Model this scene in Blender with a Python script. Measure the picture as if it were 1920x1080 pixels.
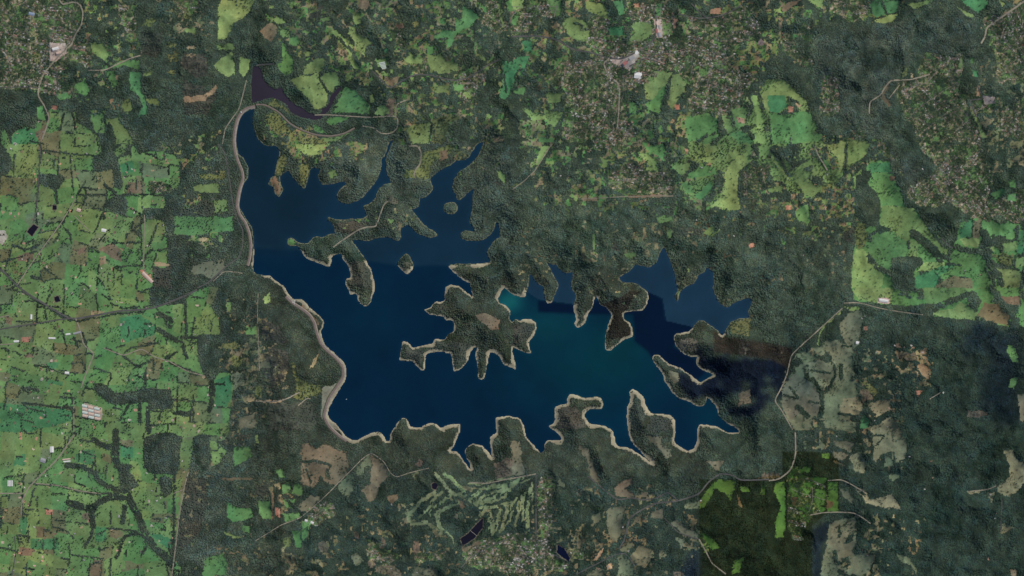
import bpy, bmesh, math, random
import numpy as np
import time
_T0 = time.time()
def tick(s): print('  [%.1fs] %s' % (time.time() - _T0, s))

for o in list(bpy.data.objects):
    bpy.data.objects.remove(o, do_unlink=True)
scene = bpy.context.scene
COL = scene.collection

# ------------------------------------------------------------------ camera, sky, sun
M = 7.0                       # metres on the ground for one pixel of the 1920 x 1080 map frame
W, H = 1920, 1080
ALT = 42000.0
cam_d = bpy.data.cameras.new('camera')
cam = bpy.data.objects.new('camera', cam_d)
COL.objects.link(cam)
cam.location = (0, 0, ALT)
cam.rotation_euler = (0, 0, 0)
cam_d.sensor_width = 36.0
cam_d.lens = 36.0 * ALT / (W * M)
cam_d.clip_start = 100.0
cam_d.clip_end = 200000.0
scene.camera = cam

SUN_EL, SUN_AZ = math.radians(38), math.radians(48)      # azimuth clockwise from north (= +Y, up in the picture)
world = bpy.data.worlds.new('World')
scene.world = world
world.use_nodes = True
nt = world.node_tree
sky = nt.nodes.new('ShaderNodeTexSky')
sky.sky_type = 'NISHITA'
sky.sun_disc = False
sky.sun_elevation = SUN_EL
sky.sun_rotation = SUN_AZ
nt.links.new(sky.outputs[0], nt.nodes['Background'].inputs[0])
nt.nodes['Background'].inputs[1].default_value = 0.10
sun_d = bpy.data.lights.new('sun', 'SUN')
sun_d.energy = 3.2
sun_d.angle = math.radians(0.5)
sun_d.color = (1.0, 0.95, 0.87)
sun = bpy.data.objects.new('sun', sun_d)
COL.objects.link(sun)
sun.rotation_euler = (math.pi / 2 - SUN_EL, 0, -SUN_AZ + math.pi)
scene.view_settings.view_transform = 'Standard'
scene.view_settings.look = 'None'
scene.view_settings.exposure = 0.0
scene.view_settings.gamma = 1.0
try:
    scene.view_settings.use_curve_mapping = False
except Exception:
    pass

# ------------------------------------------------------------------ small helpers
rng = np.random.default_rng(7)
random.seed(7)
def wx(px): return (px - W / 2) * M
def wy(py): return (H / 2 - py) * M
def lin(c):
    c = np.asarray(c, dtype=np.float64) / 255.0
    return np.where(c <= 0.04045, c / 12.92, ((c + 0.055) / 1.055) ** 2.4)
def tag(o, label=None, cat=None, group=None, kind=None):
    if label: o['label'] = label
    if cat: o['category'] = cat
    if group: o['group'] = group
    if kind: o['kind'] = kind
    return o
def mesh_np(name, verts, faces, mats=(), smooth=False):
    """verts (n,3), faces (m,4) or (m,3) arrays"""
    me = bpy.data.meshes.new(name)
    verts = np.ascontiguousarray(verts, dtype=np.float32)
    me.vertices.add(len(verts))
    me.vertices.foreach_set('co', verts.ravel())
    if faces is not None and len(faces):
        faces = np.ascontiguousarray(faces, dtype=np.int32)
        k = faces.shape[1]
        me.loops.add(faces.size)
        me.loops.foreach_set('vertex_index', faces.ravel())
        me.polygons.add(len(faces))
        me.polygons.foreach_set('loop_start', np.arange(0, faces.size, k, dtype=np.int32))
        if smooth:
            me.polygons.foreach_set('use_smooth', np.ones(len(faces), dtype=bool))
    for m in mats: me.materials.append(m)
    me.update(calc_edges=True)
    return me
def link(name, me, parent=None):
    o = bpy.data.objects.new(name, me)
    COL.objects.link(o)
    if parent: o.parent = parent
    return o
def empty(name, loc, rz=0.0):
    o = bpy.data.objects.new(name, None)
    COL.objects.link(o)
    o.location = loc
    o.rotation_euler = (0, 0, rz)
    o.empty_display_size = 5
    return o
def set_col(me, rgb, name='tint'):
    a = me.color_attributes.new(name, 'FLOAT_COLOR', 'POINT')
    buf = np.ones((len(me.vertices), 4), dtype=np.float32)
    buf[:, :3] = rgb
    a.data.foreach_set('color', buf.ravel())

# value noise in map pixels
def vnoise(x, y, scale, seed):
    r = np.random.default_rng(seed)
    g = r.random((256, 256)).astype(np.float32)
    u = np.asarray(x, dtype=np.float32) / scale + 64.0
    v = np.asarray(y, dtype=np.float32) / scale + 64.0
    i = np.floor(u).astype(np.int32); j = np.floor(v).astype(np.int32)
    fu = u - i; fv = v - j
    fu = fu * fu * fu * (fu * (fu * 6 - 15) + 10); fv = fv * fv * fv * (fv * (fv * 6 - 15) + 10)
    i0 = i & 255; j0 = j & 255; i1 = (i + 1) & 255; j1 = (j + 1) & 255
    return (g[j0, i0] * (1 - fu) + g[j0, i1] * fu) * (1 - fv) + (g[j1, i0] * (1 - fu) + g[j1, i1] * fu) * fv
def fbm(x, y, scale, seed, octv=4):
    s = 0.0; a = 0.5; t = 0.0
    for k in range(octv):
        s = s + a * vnoise(x, y, scale / (2 ** k), seed + 31 * k); t += a; a *= 0.5
    return s / t

# rasterising of outlines on the 1920 x 1080 map
def fill(poly):
    p = np.asarray(poly, dtype=np.float64)
    full = np.zeros((H, W), dtype=bool)
    bx0 = int(max(0, math.floor(p[:, 0].min()) - 1)); bx1 = int(min(W, math.ceil(p[:, 0].max()) + 2))
    by0 = int(max(0, math.floor(p[:, 1].min()) - 1)); by1 = int(min(H, math.ceil(p[:, 1].max()) + 2))
    if bx1 <= bx0 or by1 <= by0: return full
    out = np.zeros((by1 - by0, bx1 - bx0 + 1), dtype=np.int8)
    x0, y0 = p[:, 0], p[:, 1]
    x1, y1 = np.roll(x0, -1), np.roll(y0, -1)
    for a, b, c, d in zip(x0, y0, x1, y1):
        if b == d: continue
        lo, hi = (b, d) if b < d else (d, b)
        r0 = max(0, int(math.ceil(lo - 0.5))); r1 = min(H - 1, int(math.ceil(hi - 0.5)) - 1)
        if r1 < r0: continue
        rows = np.arange(r0, r1 + 1)
        xs = a + (rows + 0.5 - b) * (c - a) / (d - b)
        ci = np.clip(np.ceil(xs - 0.5).astype(int) - bx0, 0, bx1 - bx0)
        out[rows - by0, ci] ^= 1
    full[by0:by1, bx0:bx1] = np.bitwise_xor.accumulate(out, axis=1)[:, :-1].astype(bool)
    return full
def stroke(pts, w, m=None):
    """mask of a polyline w pixels wide"""
    if m is None: m = np.zeros((H, W), dtype=bool)
    r = max(w / 2.0, 0.6)
    for (a, b), (c, d) in zip(pts[:-1], pts[1:]):
        xa, xb = int(max(0, min(a, c) - r - 1)), int(min(W, max(a, c) + r + 2))
        ya, yb = int(max(0, min(b, d) - r - 1)), int(min(H, max(b, d) + r + 2))
        if xb <= xa or yb <= ya: continue
        X = np.arange(xa, xb)[None, :] + 0.5; Y = np.arange(ya, yb)[:, None] + 0.5
        L = (c - a) ** 2 + (d - b) ** 2 + 1e-9
        t = np.clip(((X - a) * (c - a) + (Y - b) * (d - b)) / L, 0, 1)
        m[ya:yb, xa:xb] |= ((X - a - t * (c - a)) ** 2 + (Y - b - t * (d - b)) ** 2) <= r * r
    return m
def catmull(pts, step=1.5, closed=True):
    p = np.asarray(pts, dtype=np.float64); n = len(p); out = []
    rng_i = range(n) if closed else range(n - 1)
    for i in rng_i:
        if closed: a, b, c, d = p[(i - 1) % n], p[i], p[(i + 1) % n], p[(i + 2) % n]
        else: a, b, c, d = p[max(i - 1, 0)], p[i], p[i + 1], p[min(i + 2, n - 1)]
        k = max(1, int(np.hypot(*(c - b)) / step))
        # centripetal-like tension to avoid overshoot
        m1 = (c - a) * 0.36; m2 = (d - b) * 0.36
        for t in np.arange(k) / k:
            t2, t3 = t * t, t * t * t
            out.append((2*t3 - 3*t2 + 1) * b + (t3 - 2*t2 + t) * m1 + (-2*t3 + 3*t2) * c + (t3 - t2) * m2)
    if not closed: out.append(p[-1])
    return np.array(out)
def parse(s):
    return [tuple(float(v) for v in q.split(',')) for q in s.split()]
def tpts(tile, s):
    """points written in a 4x enlarged sheet of the map: sheet = row, column"""
    r, c = tile
    return [(480 * c + x / 4.0, 270 * r + y / 4.0) for x, y in parse(s)]

# ------------------------------------------------------------------ survey of the place (map pixels)
LAKE = parse('''478,203 468,206 458,211 451,219 446,231 443,247 442,265 444,277 447,289 457,297 465,315 466,330 461,339 456,345 451,362 447,382 450,392
460,407 470,422 475,440 476,462 476,480 475,505 480,513 495,517 505,516 512,522 522,530 534,539 542,552 551,561 565,561 575,570 587,582 600,594 607,605 605,615
602,622 610,647 627,662 642,677 649,692 647,712 637,730 625,750 617,765 615,780 620,787 630,794 640,808 652,820 660,824 672,824 687,816 705,810 714,811 721,820
725,827 730,825 732,815 737,805 752,786 762,785 770,799 785,802 805,794 817,795 827,802 842,797 862,795 862,810 860,815 852,835 845,845 857,847 870,865 882,880 881,870
872,850 875,840 887,832 905,837 915,847 924,860 922,852 920,835 920,820 927,814 931,808 929,785 942,781 960,781 975,786 982,797 985,810 987,820 1007,842 1014,849
1020,845 1021,832 1027,826 1050,825 1052,820 1042,810 1030,800 1040,790 1040,765 1047,760 1062,757 1064,745 1070,740 1082,741 1097,747 1115,744 1127,747 1131,757 1126,767
1107,767 1099,772 1096,780 1104,792 1110,796 1125,797 1140,802 1149,810 1155,830 1162,837 1180,840 1197,851 1220,866 1210,857 1200,845 1185,830 1180,817 1177,805 1175,782
1177,762 1182,752 1181,735 1187,729 1195,734 1207,745 1211,760 1222,775 1242,776 1257,779 1266,790 1266,807 1264,825 1267,832 1282,842 1292,845 1301,840 1307,825 1308,808
1312,797 1327,797 1345,800 1360,809 1370,812 1385,811 1380,802 1365,795 1350,780 1342,762 1332,750 1326,745 1324,755 1315,762 1305,760 1290,752 1272,746 1260,735 1247,715
1242,700 1230,685 1224,672 1227,666 1237,667 1252,681 1275,690 1295,704 1312,716 1322,712 1337,703 1330,699 1315,692 1307,685 1305,676 1307,669 1295,669 1280,662 1267,647
1264,632 1270,625 1292,621 1301,611 1310,602 1320,602 1332,610 1347,622 1355,630 1360,620 1370,605 1385,597 1405,596 1404,585 1410,562 1395,560 1380,567 1365,575 1352,571
1345,560 1337,540 1339,530 1337,510 1325,502 1320,510 1310,515 1302,530 1287,537 1282,540 1275,550 1270,565 1266,555 1272,540 1269,535 1266,515 1257,490 1245,465 1237,475
1230,492 1217,501 1205,499 1192,496 1182,507 1172,514 1162,520 1167,529 1185,530 1197,534 1205,540 1212,545 1216,555 1212,572 1205,582 1185,584 1171,587 1170,597 1180,606
1186,617 1186,630 1172,636 1160,645 1145,656 1136,655 1135,632 1140,610 1146,592 1137,577 1125,570 1120,560 1117,552 1114,562 1110,577 1104,587 1097,605 1082,615 1077,607
1080,597 1076,582 1076,570 1080,555 1072,540 1072,530 1075,510 1062,512 1047,502 1042,495 1035,497 1025,492 1030,502 1040,520 1046,530 1046,540 1040,552 1035,567 1027,569
1022,560 1020,545 1020,538 1007,530 997,515 992,517 991,535 987,547 985,556 972,556 960,551 947,541 942,544 935,557 935,567 947,572 957,582 955,597 960,604 967,599 975,602
982,599 997,600 1006,609 1002,627 995,637 991,647 996,662 985,660 975,657 965,652 960,656 966,680 967,692 958,689 945,684 937,670 927,662 920,661 916,672 912,690 909,707
902,711 896,706 897,692 891,667 894,652 888,652 882,662 877,677 866,690 852,696 849,687 846,665 837,662 827,659 807,661 799,667 796,692 791,695 782,687 772,677 750,675
752,652 755,640 765,642 775,652 795,647 810,645 817,636 832,637 842,626 849,622 852,607 847,600 837,601 831,594 817,591 807,590 796,582 800,580 807,576 817,566 832,565
834,552 836,539 845,534 860,537 870,544 880,552 885,557 884,545 881,532 870,526 857,516 842,502 842,497 860,495 905,494 920,490 914,477 915,467 930,449 937,445 936,430 935,418
930,417 927,427 917,442 902,451 880,451 866,447 865,437 872,432 890,434 885,422 881,416 885,395 886,370 890,352 877,362 862,375 857,374 855,365 849,355 850,340 860,322
872,315 890,300 900,285 906,266 898,268 892,274 885,285 875,299 865,300 855,302 840,312 825,320 812,330 807,335 811,352 807,362 797,371 787,372 785,387 777,391 772,392 785,410
802,427 817,435 819,442 807,446 795,442 780,436 770,425 762,422 752,430 751,445 746,452 735,447 725,444 705,447 692,451 665,450 662,455 675,472 687,490 696,507 701,525
702,543 697,560 690,572 682,574 672,564 667,551 657,552 652,541 647,530 650,522 657,520 655,502 642,485 640,475 630,477 622,482 622,492 616,501 607,497 590,491 572,482
565,470 557,461 540,460 539,450 547,445 560,455 577,455 590,444 605,445 615,440 625,439 630,442 627,430 622,417 616,412 617,407 630,412 655,411 680,409 688,402 682,387
692,382 700,377 705,367 710,355 722,345 733,343 725,325 724,310 725,295 737,264 730,266 722,292 716,297 714,320 705,340 687,362 677,372 657,381 647,382 635,375 632,365
640,352 650,345 642,340 625,345 607,346 600,340 597,330 600,317 587,314 581,320 576,342 571,355 560,345 547,330 540,320 530,327 525,332 527,345 531,357 522,369 516,362
512,350 504,345 507,335 515,327 517,315 521,300 524,285 518,274 500,273 486,263 477,243 474,222''')
ISLES = [parse('760,476 768,480 772,489 776,497 772,507 764,514 754,507 746,497 750,487'),
         parse('845,379 853,380 858,387 857,396 850,401 841,401 833,396 832,387 837,381')]
UPPER = parse('''474,127 480,124 488,126 491,135 495,150 505,160 517,167 528,163 534,175 545,190 562,200 587,214 602,211 604,204 615,196 620,180 634,165 640,167 628,185 621,200 615,210
607,216 602,222 590,225 565,220 545,210 535,195 512,184 495,187 480,191 472,192 471,160''')
PONDS = [('golf_lake', tpts((3, 1), '1535,795 1600,750 1660,680 1705,640 1698,715 1640,790 1560,842 1545,830'), 'dark'),
         ('pond', tpts((3, 1), '1320,385 1345,375 1365,395 1350,425 1325,420'), 'dark'),
         ('pond', tpts((3, 2), '340,842 390,868 432,940 424,962 380,935 338,900'), 'navy'),
         ('farm_pond', tpts((1, 0), '255,605 287,625 242,692 203,660'), 'dark'),
         ('farm_pond', tpts((1, 0), '395,462 425,462 425,490 398,492'), 'dark'),
         ('farm_pond', tpts((2, 0), '410,70 440,62 452,100 415,105'), 'dark')]

# colour letters: sunlit colour of the ground cover, sRGB
PAL = dict(g=(83,119,73), G=(68,113,75), y=(111,132,81), o=(96,117,73), b=(102,96,72), t=(142,126,98), r=(158,116,94), p=(164,148,136), k=(67,70,61), m=(98,104,66),
           h=(98,91,78), O=(94,104,82), B=(95,98,80), T=(108,108,86), v=(74,102,46), f=(106,116,84), w=(196,190,180), n=(104,92,74), q=(95,92,77))
HEATH = 'kh'
BARE = 'rpwtn'

# clearings: sheet, then one outline per line, first letter = cover
CLEAR = {
(0,0): '''y 1640,80 1660,0 1920,0 1900,60 1830,140 1760,180 1720,290 1640,310
y 1610,500 1660,440 1750,390 1770,560 1720,590 1640,540
y 1800,430 1880,440 1870,520 1830,590 1800,540
o 1620,340 1760,330 1760,380 1640,380
G 980,540 1060,550 1060,650 1100,760 1110,860 1040,870 1070,800 1050,720 980,680
g 870,480 940,450 1050,460 1060,530 940,500 840,520
g 790,540 880,540 890,640 850,660
o 910,790 970,730 1000,800 980,840 930,840
y 690,330 780,330 820,400 810,470 750,430 700,400
m 1250,320 1330,320 1340,400 1360,460 1280,470 1270,420 1320,400 1320,350 1260,360
t 1380,730 1540,720 1630,640 1640,680 1540,760 1390,770
t 1400,360 1460,340 1470,370 1410,380
m 1240,540 1320,530 1310,580
o 1090,540 1160,530 1150,560 1080,580
o 1400,210 1480,220 1470,260 1390,240
m 1380,100 1460,110 1450,150 1390,150
m 1060,190 1140,140 1180,160 1140,210
m 255,400 300,390 325,430 310,480 270,480 255,450
g 560,640 650,590 680,680 650,720 590,700
g 420,720 500,690 540,740 460,760
o 1100,740 1180,740 1200,790 1130,790
g 680,850 780,850 790,1000 720,990 690,920
o 810,900 890,880 960,980 1010,1080 870,1080 850,960
k 1060,230 1230,260 1220,380 1180,430 1060,420
k 1380,400 1560,420 1570,560 1480,600 1370,500
k 1380,600 1640,700 1560,860 1380,870
p 380,320 500,330 510,400 420,470 380,460
n 250,1010 330,960 350,900 345,980 310,1060
r 390,790 440,795 430,825 390,820
t 875,565 895,565 897,605 875,605
g 280,800 330,800 345,900 290,900
g 350,890 440,890 450,960 400,1000 350,990
G 90,1080 100,1000 200,950 260,1000 300,1080''',
(0,1): '''o 360,560 370,500 440,450 510,440 525,510 480,540 400,560
y 260,600 340,570 400,570 470,545 475,600 500,650 540,710 535,770 490,820 440,820 390,740 320,670
o 480,585 530,545 610,550 635,640 590,650 580,695 545,690 505,630
g 670,650 740,680 790,720 860,800 850,860 720,850 560,850 600,770 630,690
y 670,560 700,550 720,580 700,620 670,610
g 200,330 230,330 240,400 290,440 300,500 240,580 190,540 150,490 200,470
g 250,290 310,270 335,310 300,350 255,330
n 30,240 100,180 160,190 160,260 120,330 60,280
y 130,150 190,130 230,160 220,185 150,180
o 170,200 250,230 260,280 200,290
y 570,240 620,240 690,330 730,340 720,430 770,500 780,530 740,520 690,450 700,400 640,330
y 700,210 740,200 760,260 830,290 890,330 830,350 820,420 790,410 750,370 740,320 690,260
y 720,120 790,130 790,190 740,190
G 960,380 990,360 990,400 970,410
g 1330,270 1440,230 1500,240 1500,180 1550,130 1550,50 1620,80 1670,130 1600,210 1510,250 1470,350 1430,350 1450,290 1340,300
g 1280,350 1330,350 1340,400 1290,420
o 1280,420 1390,410 1430,460 1520,480 1520,530 1450,550 1370,560 1300,500
y 1110,440 1160,410 1200,440 1260,450 1240,480 1130,480
o 900,460 980,430 1000,480 970,510 910,500
G 1850,460 1920,470 1920,620 1910,700 1870,750 1820,730 1850,620
m 1730,460 1830,450 1780,500 1740,520
n 790,0 850,10 860,50 820,95 780,40
n 960,590 1090,580 1020,660
g 520,900 560,880 700,880 640,920 560,940
g 430,930 480,950 540,1000 440,990
o 500,1040 620,1020 740,980 600,1060 520,1070
y 880,860 920,800 970,790 970,870
o 850,720 880,710 885,770 860,780
m 1040,760 1080,770 1050,800 1050,900 1035,890
m 1330,890 1530,870 1540,900 1450,910 1440,1000 1400,1080 1320,1080 1330,960
o 1160,1060 1130,960 1230,930 1310,920 1300,1080 1200,1080
m 50,820 130,740 240,820 250,850 150,800 60,780
m 60,880 150,830 200,900 280,1000 300,1060 230,1020 140,1000
m 300,1010 420,1030 520,1050 560,1080 320,1080
o 1320,640 1450,640 1450,700 1330,700
g 1480,630 1560,640 1560,680 1490,680
o 480,140 560,130 560,160 490,165
o 340,400 400,390 440,410 380,430
h 990,740 1040,740 1030,870 980,870
g 1870,20 1920,0 1920,90 1890,80
y 1800,30 1830,20 1870,200 1850,210
n 1050,200 1100,180 1120,210 1070,230
m 1170,180 1210,150 1220,190 1190,210
y 1550,700 1600,690 1610,740 1570,740
k 280,30 500,60 520,140 400,140''',
(0,2): '''y 555,10 690,30 715,110 720,150 650,120 590,100 550,60
G 720,20 830,10 840,110 800,120 780,60
o 380,190 400,140 460,130 520,150 560,180 580,230 575,320 450,300 420,260
G 720,210 830,200 850,270 730,270
o 880,200 960,160 1050,190 1050,260 980,310 870,310 930,250
o 1130,160 1200,170 1200,260 1130,270
r 1210,150 1245,145 1240,230 1210,220
r 910,30 950,25 960,60 920,60
r 1490,70 1570,60 1560,110 1490,110
y 990,650 1050,610 1130,530 1160,550 1200,540 1180,600 1120,680 1060,750 1000,760
g 1000,780 1060,750 1130,650 1160,640 1130,740 1100,850 1020,830
o 1200,560 1260,560 1310,640 1260,720 1200,840 1170,790 1180,680
G 80,310 150,310 150,390 90,400
G 0,450 60,430 130,420 120,470 80,550 60,480 30,560 0,680
g 0,680 100,660 90,710 20,700
y 80,820 120,810 170,860 280,870 260,900 150,900
o 250,690 380,700 360,760 270,780
o 230,820 380,850 330,950 270,930
g 200,1030 310,1040 310,1070 200,1070
g 870,770 930,770 930,860 880,850
g 1300,880 1400,870 1460,840 1530,900 1540,980 1460,1020 1390,1060 1310,1060 1295,950
g 1410,1080 1470,1020 1560,1010 1500,1070
o 1570,870 1640,900 1660,980 1620,1000 1580,950
g 1630,1010 1720,980 1800,1060 1790,1080 1700,1080
o 1640,820 1760,810 1750,950 1690,970 1660,900
r 1680,880 1740,890 1740,930 1690,920
y 1780,720 1840,720 1830,790 1860,820 1890,1000 1890,1080 1810,1080 1830,960 1830,860
y 1870,700 1920,680 1920,860 1870,790
r 1215,790 1255,785 1250,830 1220,830
p 730,440 850,430 930,400 960,420 920,470 880,540 830,500 760,480
p 1060,150 1120,150 1130,290 1080,290
p 1850,290 1890,320 1880,350 1840,340
y 0,0 90,0 80,60 0,80
g 0,100 50,130 30,190 0,180
g 1080,20 1130,40 1120,130 1080,120
h 1150,490 1230,470 1260,510 1170,530
o 250,0 370,0 370,130 300,100''',
(0,3): '''n 95,95 100,50 170,10 230,0 240,10 130,90
y 40,70 90,60 90,100 50,100
y 290,0 420,0 400,70 340,40
G 765,30 800,0 990,0 970,90 910,110 800,130 770,90
y 780,160 860,130 970,100 960,130 920,170 830,180
o 1020,40 1130,20 1260,0 1180,40 1090,70
G 1430,0 1650,0 1620,60 1570,100 1500,60
y 1400,60 1540,120 1530,150 1470,120
y 1720,0 1780,40 1740,60
y 0,640 70,590 140,620 200,690 290,760 300,830 250,830 230,760 130,720 0,720
G 0,720 120,720 140,800 80,850 0,840
g 0,850 170,860 250,830 340,860 360,960 340,1000 160,980 160,1080 20,1080 0,900
r 150,800 190,800 185,850 145,850
t 200,770 240,790 235,830
n 850,690 880,620 920,600 900,650 860,720 920,790 900,810 840,740
m 1000,520 1040,520 1030,590 1000,580
t 1055,540 1080,560 1078,595 1060,590
g 1510,430 1550,450 1520,490
G 1520,530 1570,530 1560,590 1520,570
y 1510,840 1560,880 1630,1030 1600,1040 1560,930
g 160,980 340,1000 400,1010 380,1060 170,1080
y 530,1060 740,1065 740,1080 530,1080
t 1560,650 1585,650 1580,730 1555,720
p 1600,720 1690,730 1690,780 1620,790
o 1440,430 1460,440 1440,520 1420,500
m 1880,910 1920,910 1920,950 1890,940''',
(1,0): '''o 1440,310 1640,290 1640,370 1460,355
g 1310,545 1740,545 1750,650 1480,680 1310,680
B 1450,900 1690,860 1680,950 1600,1010 1430,960
t 1490,700 1550,700 1555,740 1500,740
o 1600,420 1700,420 1710,500 1620,520
m 1500,220 1680,230 1660,265 1490,265
n 960,290 1060,280 1060,370 950,370
G 900,160 990,120 1020,200 930,240
n 740,790 780,760 850,740 910,790 910,880 830,850
g 80,580 160,560 230,620 170,700 70,740
o 310,320 400,340 400,460 290,460
k 1370,420 1600,430 1590,540 1370,530
k 1150,930 1290,910 1290,1080 1150,1080
o 1100,590 1230,590 1240,690 1100,690
g 1145,740 1240,740 1240,810 1145,810
t 1150,885 1280,895 1275,915 1160,915
m 1640,200 1700,200 1700,260 1650,260
t 1240,110 1262,110 1270,150 1240,160
o 850,60 920,0 960,10 950,60 880,100
m 1430,80 1490,80 1480,120 1440,120
o 1440,0 1500,0 1490,40
n 580,800 640,770 640,810 590,840
t 745,850 790,840 800,900 760,910
r 1050,940 1080,940 1145,1010 1125,1035 1060,980
p 0,650 40,650 60,700 20,760 0,740
n 120,850 200,810 260,820 240,870 140,880''',
(1,1): '''m 1110,200 1200,200 1240,80 1300,50 1510,0 1460,80 1320,130 1290,270 1190,250 1110,260
n 1380,60 1440,50 1440,110 1390,120
y 300,0 560,5 480,40 450,80 380,80 300,30
m 165,100 240,80 230,130 190,240 140,240
n 100,270 150,240 200,350 165,390 130,330
m 320,160 400,150 390,260 365,325 330,280
g 240,710 300,710 300,760 240,760
o 540,190 600,190 620,240 550,250
y 1800,200 1870,230 1870,300 1840,280
k 1780,280 1850,290 1840,320
o 990,560 1050,570 1010,600
k 580,590 830,570 850,600 700,680 600,660
h 1000,400 1080,420 1070,460 1000,450
k 720,880 830,880 880,1000 870,1080 690,1080 690,1020 710,960
k 1110,880 1160,900 1150,950 1110,950''',
(1,2): '''y 180,170 190,90 220,20 280,10 260,60 210,130 180,190
m 0,320 90,280 70,310 10,345
y 250,130 320,130 310,160 250,150
g 1000,20 1140,0 1140,140 1090,90 1020,60
y 940,90 1000,70 1070,120 1100,170 1090,210 1000,200 1010,130
o 660,100 710,120 720,170 680,180
n 510,410 640,400 640,425 530,430
n 880,385 1210,380 1210,400 880,405
g 1270,300 1310,290 1350,320 1360,370 1300,370
g 1360,400 1430,340 1490,270 1500,330 1410,420
g 1310,230 1440,160 1520,180 1540,230 1450,240 1340,260
o 1190,170 1280,150 1340,140 1310,210 1260,240
o 1440,100 1560,90 1680,50 1700,90 1560,150 1460,130
y 1600,210 1680,100 1760,70 1790,130 1700,210 1690,380 1715,500 1480,470 1560,400 1590,300
o 1700,0 1790,0 1790,70
o 1840,20 1920,0 1920,120 1850,110
y 1160,650 1200,640 1200,690 1170,720
o 1080,540 1200,540 1200,580 1100,600
y 1430,670 1500,610 1520,620 1500,680 1560,630 1560,650 1510,700
o 830,820 930,810 930,840 870,870
o 600,680 620,680 630,830 610,830
r 1770,750 1810,740 1820,770 1780,780
k 760,740 800,760 800,800 740,790
y 1300,930 1340,930 1330,970
r 1290,30 1320,40 1310,80
o 1440,0 1600,0 1560,60 1450,60
k 1240,620 1420,640 1420,700 1240,680''',
(1,3): '''y 370,0 580,0 570,140 530,230 520,110 440,30
o 595,30 620,0 760,0 740,70 690,120 590,160
o 180,190 270,140 340,120 360,220 330,300 380,350 330,410 260,380 220,290 190,250
g 390,120 430,120 480,200 440,210
y 0,50 50,110 150,240 160,280 120,230 30,130
o 0,330 100,310 120,340 0,370
y 630,250 700,190 700,240 660,330 640,340
g 200,530 240,460 310,450 310,600 230,580 210,560
G 750,150 910,140 920,210 740,220
g 740,222 920,217 960,290 1000,370 1010,470 840,460 820,370 740,310
o 840,462 1010,472 1080,490 1130,560 1190,590 1300,720 1350,790 1340,830 1280,810 1190,700 1080,660 1040,740 960,700 900,640 820,600 850,520
g 760,710 900,640 1040,740 1040,850 960,860 920,930 870,940 780,870 740,800
y 650,790 720,790 750,860 860,960 850,1080 620,1080 630,900
m 660,590 710,600 740,680 730,780 660,780 650,680
o 1060,700 1130,740 1120,840 1050,850
g 1370,800 1600,830 1630,920 1640,1000 1540,1080 1500,1000 1320,980 1400,900 1370,890
y 1160,890 1310,880 1310,920 1200,950 1100,960
G 1090,1000 1320,910 1400,910 1300,980 1240,1080 1100,1080
b 1250,1060 1380,990 1520,1010 1530,1080 1250,1080
G 1430,640 1500,570 1530,570 1520,700 1430,700
b 1530,580 1600,570 1570,710 1530,710
y 1430,710 1580,710 1570,780 1460,760
g 1600,580 1860,610 1860,710 1700,690 1600,650
G 1870,660 1920,640 1920,820 1870,820
y 1750,740 1860,740 1860,800 1770,810
m 1660,830 1840,820 1830,920 1740,900
y 1850,850 1920,850 1920,920 1850,930
o 1690,930 1860,940 1900,1000 1890,1080 1740,1080 1750,970
y 1620,770 1690,770 1690,810
g 1660,370 1750,330 1770,370 1700,420
g 1790,280 1850,270 1850,340 1800,320
g 1790,380 1860,370 1860,430 1790,430
m 400,310 480,290 480,330 390,350
r 120,460 165,460 170,490 130,500
n 905,240 950,240 940,280 905,275
y 390,420 430,410 420,450 390,450
m 500,520 540,510 540,560 510,550
k 560,600 640,620 640,760 560,700
g 860,960 930,990 920,1080 850,1080''',
(2,0): '''G 900,220 1060,200 1170,290 1160,360 1050,370 900,420
B 1740,640 1830,640 1830,690 1760,770
m 1660,430 1760,400 1820,450 1700,470
m 1740,500 1830,520 1800,600 1750,580
g 1840,290 1920,290 1920,350 1850,350
B 1780,980 1920,930 1920,1050 1800,1050
o 1700,100 1740,110 1740,180 1700,170
t 1850,820 1920,820 1920,850 1860,850
p 630,860 770,900 765,990 620,955
n 35,215 95,220 90,275 45,270
r 160,370 230,365 220,405 165,405
t 690,165 790,175 780,190 690,190
G 350,560 440,560 440,600 360,600
G 360,690 480,700 480,730 360,720
G 1615,690 1740,650 1735,830 1690,900 1610,900
o 580,770 690,750 700,830 600,850
k 0,470 90,470 90,530 0,530
k 0,350 90,350 90,410 0,420
n 185,495 250,500 250,525 190,520
y 450,980 540,1000 540,1080 480,1080
G 0,860 170,880 400,900 540,920 540,1000 200,1080 0,1080''',
(2,1): '''m 275,560 300,560 300,640 370,700 480,720 490,790 410,820 330,840 280,820 310,740
t 0,830 60,840 170,838 250,820 180,860 60,860
n 1650,200 1720,180 1830,240 1820,310 1760,310 1690,260
t 405,600 440,520 480,480 465,520 430,600
k 90,440 230,460 250,560 220,700 120,740 60,600
k 40,240 180,290 230,380 210,430 60,380
o 0,290 20,290 20,370 0,370
B 0,560 110,550 120,600 30,600
m 0,730 50,730 50,800 0,800
k 1340,410 1480,400 1640,420 1570,530 1500,610 1480,500 1400,480
k 1110,450 1260,480 1240,590 1120,530
k 1360,120 1420,120 1420,180 1360,180
n 350,120 400,180 480,260 470,290 420,220 340,160
k 100,860 420,850 470,1000 420,1060 100,1060
y 60,60 110,30 110,110 60,120''',
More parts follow.
